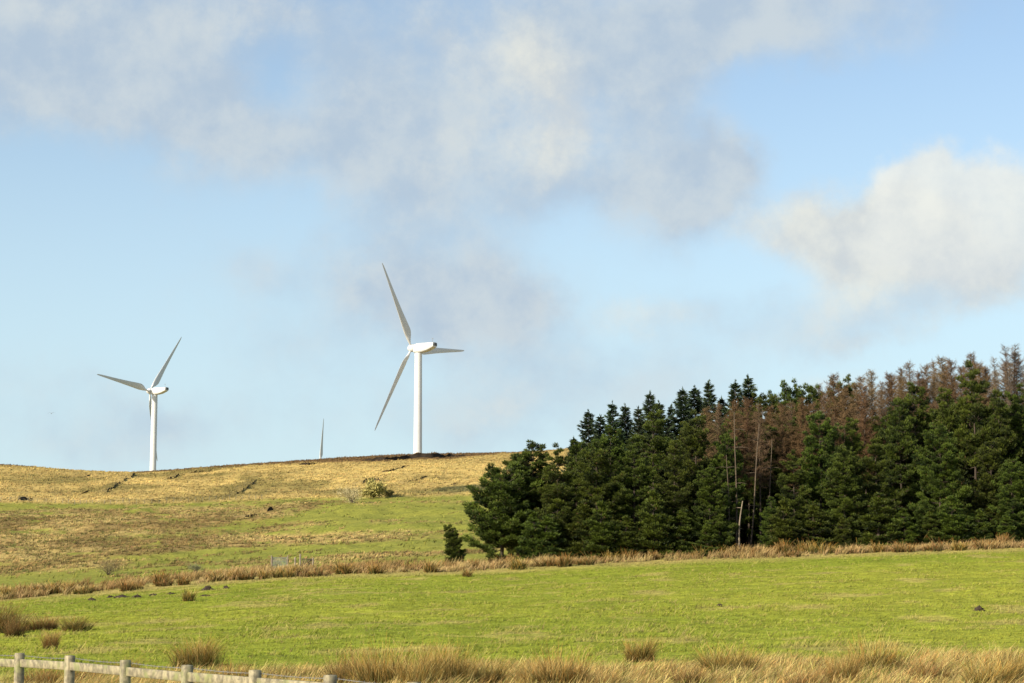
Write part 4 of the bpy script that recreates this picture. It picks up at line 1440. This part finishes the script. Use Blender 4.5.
# ------------------------------------------------------------------ light and sky
SUN_EL = math.radians(24)
sd = np.array((-.74, -.67)); sd = sd / np.linalg.norm(sd)
sun_vec = np.array((sd[0] * math.cos(SUN_EL), sd[1] * math.cos(SUN_EL), math.sin(SUN_EL)))
sl = bpy.data.lights.new('sun', 'SUN'); sl.energy = 4.8; sl.angle = math.radians(.53); sl.color = (1.0, .90, .74)
so = bpy.data.objects.new('sun', sl); COL.objects.link(so)
from mathutils import Vector
so.rotation_euler = Vector(-sun_vec).to_track_quat('-Z', 'Y').to_euler()
so.location = (-50, -50, 60)

world = bpy.data.worlds.new('World'); scene.world = world; world.use_nodes = True
wt = world.node_tree
bg = wt.nodes['Background']
sky = N(wt, 'ShaderNodeTexSky', sky_type='NISHITA', sun_disc=False)
sky.sun_elevation = SUN_EL
sky.sun_rotation = math.atan2(sd[0], sd[1])
sky.altitude = 300; sky.air_density = 1.0; sky.dust_density = 1.6; sky.ozone_density = 1.2
SKY_STRENGTH = .118
tc = N(wt, 'ShaderNodeTexCoord')
vec = tc.outputs['Generated']
sep = N(wt, 'ShaderNodeSeparateXYZ'); wt.links.new(vec, sep.inputs[0])
az = math_(wt, 'ARCTAN2', sep.outputs[0], sep.outputs[1])
el = math_(wt, 'ARCSINE', sep.outputs[2])
# large, slow warp so that cloud outlines are ragged
def cnoise(scale, detail, rough, off):
    mp = N(wt, 'ShaderNodeMapping'); wt.links.new(vec, mp.inputs['Vector']); mp.inputs['Location'].default_value = (off, off * .7, off * 1.3)
    return noise_(wt, mp.outputs[0], scale, detail, rough)
nw1 = cnoise(11, 6, .6, 1.3); nw2 = cnoise(11, 6, .6, 7.9)
nf = cnoise(16, 8, .62, 4.1)
ng = cnoise(38, 6, .6, 2.2)
WARP = .085
azw = math_(wt, 'ADD', az, math_(wt, 'MULTIPLY', math_(wt, 'SUBTRACT', nw1, .5), WARP))
elw = math_(wt, 'ADD', el, math_(wt, 'MULTIPLY', math_(wt, 'SUBTRACT', nw2, .5), WARP * .8))


def sky_dir(px, py):
    a = (px - 512) / F; b = (341.5 - py) / F
    d = unit(np.array((a, CP - b * SP, SP + b * CP)))
    return math.atan2(d[0], d[1]), math.asin(d[2])


def blob(px, py, rx, ry, amp):
    a0, e0 = sky_dir(px, py)
    dx = math_(wt, 'MULTIPLY', math_(wt, 'SUBTRACT', azw, a0), F / rx)
    dy = math_(wt, 'MULTIPLY', math_(wt, 'SUBTRACT', elw, e0), F / ry)
    r2 = math_(wt, 'MULTIPLY_ADD', dx, dx, math_(wt, 'MULTIPLY', dy, dy))
    return math_(wt, 'MULTIPLY', math_(wt, 'EXPONENT', math_(wt, 'MULTIPLY', r2, -1.0)), amp)


def total(blobs):
    s = None
    for b in blobs:
        v = blob(*b)
        s = v if s is None else math_(wt, 'ADD', s, v)
    return s


GREYB = [(715, 165, 60, 30, .45), (660, 190, 60, 26, .35), (100, 70, 160, 55, .45), (340, 55, 90, 60, .4), (50, 55, 140, 75, .95), (130, 105, 110, 50, .75), (240, 130, 110, 45, .5), (210, 10, 150, 45, .5), (400, 120, 130, 70, .75), (430, 190, 130, 50, .5), (640, 130, 80, 100, .7), (560, 30, 150, 60, .7), (720, 175, 75, 45, .65),
         (790, 20, 150, 60, .85), (690, 60, 80, 60, .5), (420, 280, 115, 55, 1.0), (500, 318, 65, 36, .85), (250, 255, 40, 25, .3), (560, 200, 60, 30, .4), (840, 300, 160, 26, .35), (960, 275, 90, 30, .35), (110, 440, 150, 34, .42), (30, 385, 90, 25, .25), (480, 410, 190, 60, .45), (640, 380, 160, 45, .35), (160, 420, 60, 20, .25), (760, 330, 90, 30, .35), (300, 350, 70, 40, .2), (880, 330, 70, 20, .25)]
CREAM = [(890, 290, 130, 36, .5), (770, 235, 60, 30, .3), (460, 45, 80, 50, .6), (545, 90, 55, 75, .8), (555, 165, 42, 45, .65), (430, 150, 70, 40, .45), (100, 30, 120, 50, .35), (270, 5, 60, 25, .5), (940, 215, 110, 50, .45), (930, 225, 70, 35, .8), (860, 235, 65, 35, .85), (800, 210, 60, 28, .5), (1000, 275, 50, 30, .6), (740, 215, 45, 25, .4), (870, 330, 60, 18, .45), (840, 375, 80, 20, .55), (690, 320, 70, 24, .5), (610, 335, 60, 24, .5), (500, 410, 90, 30, .35), (370, 255, 60, 30, .35)]
HEAP = [(938, 178, 46, 36, .95), (985, 205, 60, 46, .95), (1022, 200, 40, 40, .7), (925, 222, 55, 34, .75), (870, 240, 50, 24, .55), (1005, 250, 55, 30, .7), (955, 250, 70, 26, .5)]
HOLE = [(275, 65, 55, 50, .75), (700, 95, 60, 40, .55), (20, 200, 90, 70, .4), (850, 110, 120, 60, .6), (300, 200, 60, 30, .3)]
gB = total(GREYB); cB = total(CREAM); hB = total(HOLE)
nh = cnoise(80, 4, .6, 3.3)
nz = math_(wt, 'MULTIPLY_ADD', math_(wt, 'SUBTRACT', nf, .5), 2.6, math_(wt, 'MULTIPLY', math_(wt, 'SUBTRACT', ng, .5), .75))
nz = math_(wt, 'MULTIPLY_ADD', math_(wt, 'SUBTRACT', nh, .5), .35, nz)
# the same noise a little way towards the sun: where it falls off, the cloud edge is lit
mps = N(wt, 'ShaderNodeMapping'); wt.links.new(vec, mps.inputs['Vector']); mps.inputs['Location'].default_value = (4.1 - .012, 4.1 * .7, 4.1 * 1.3 + .014)
nfs = noise_(wt, mps.outputs[0], 16, 8, .62)
lit = remap(wt, math_(wt, 'SUBTRACT', nf, nfs), -.17, .17)
g1 = math_(wt, 'SUBTRACT', math_(wt, 'ADD', math_(wt, 'MULTIPLY', gB, 1.25), math_(wt, 'MULTIPLY', nz, .40)), hB)
gmask = remap(wt, g1, .0, 1.2, 0, .93)
c1 = math_(wt, 'ADD', math_(wt, 'MULTIPLY', cB, 1.12), math_(wt, 'MULTIPLY', nz, .50))
cmask = remap(wt, c1, .18, 1.35, 0, .92)
skyc = mixc(wt, 1.0, sky.outputs[0], (SKY_STRENGTH,) * 3, 'MULTIPLY')
PALE = (.400, .530, .590)
hz_f = remap(wt, el, math.radians(1.0), math.radians(19), .84, .12)
skyc = mixc(wt, hz_f, skyc, PALE)
gcol = mixc(wt, lit, (.300, .370, .448), (.392, .440, .472))
skyc = mixc(wt, gmask, skyc, gcol)
ccol = mixc(wt, lit, (.405, .432, .445), (.530, .535, .490))
skyc = mixc(wt, cmask, skyc, ccol)
h1 = math_(wt, 'ADD', total(HEAP), math_(wt, 'MULTIPLY', nz, .55))
hmask = remap(wt, h1, .25, 1.15, 0, .88)
base_ = remap(wt, el, sky_dir(512, 300)[1], sky_dir(512, 180)[1])
hcol = mixc(wt, math_(wt, 'MULTIPLY', math_(wt, 'ADD', lit, base_), .5), (.415, .452, .475), (.570, .582, .545))
skyc = mixc(wt, hmask, skyc, hcol)
wt.links.new(skyc, bg.inputs['Color']); bg.inputs['Strength'].default_value = 1.0

vs = scene.view_settings
vs.view_transform = 'Standard'; vs.look = 'None'; vs.exposure = 0.62; vs.gamma = 1.0; vs.use_curve_mapping = False
scene.render.engine = 'CYCLES'
scene.cycles.max_bounces = 5; scene.cycles.diffuse_bounces = 3; scene.cycles.transmission_bounces = 2
scene.cycles.use_denoising = True
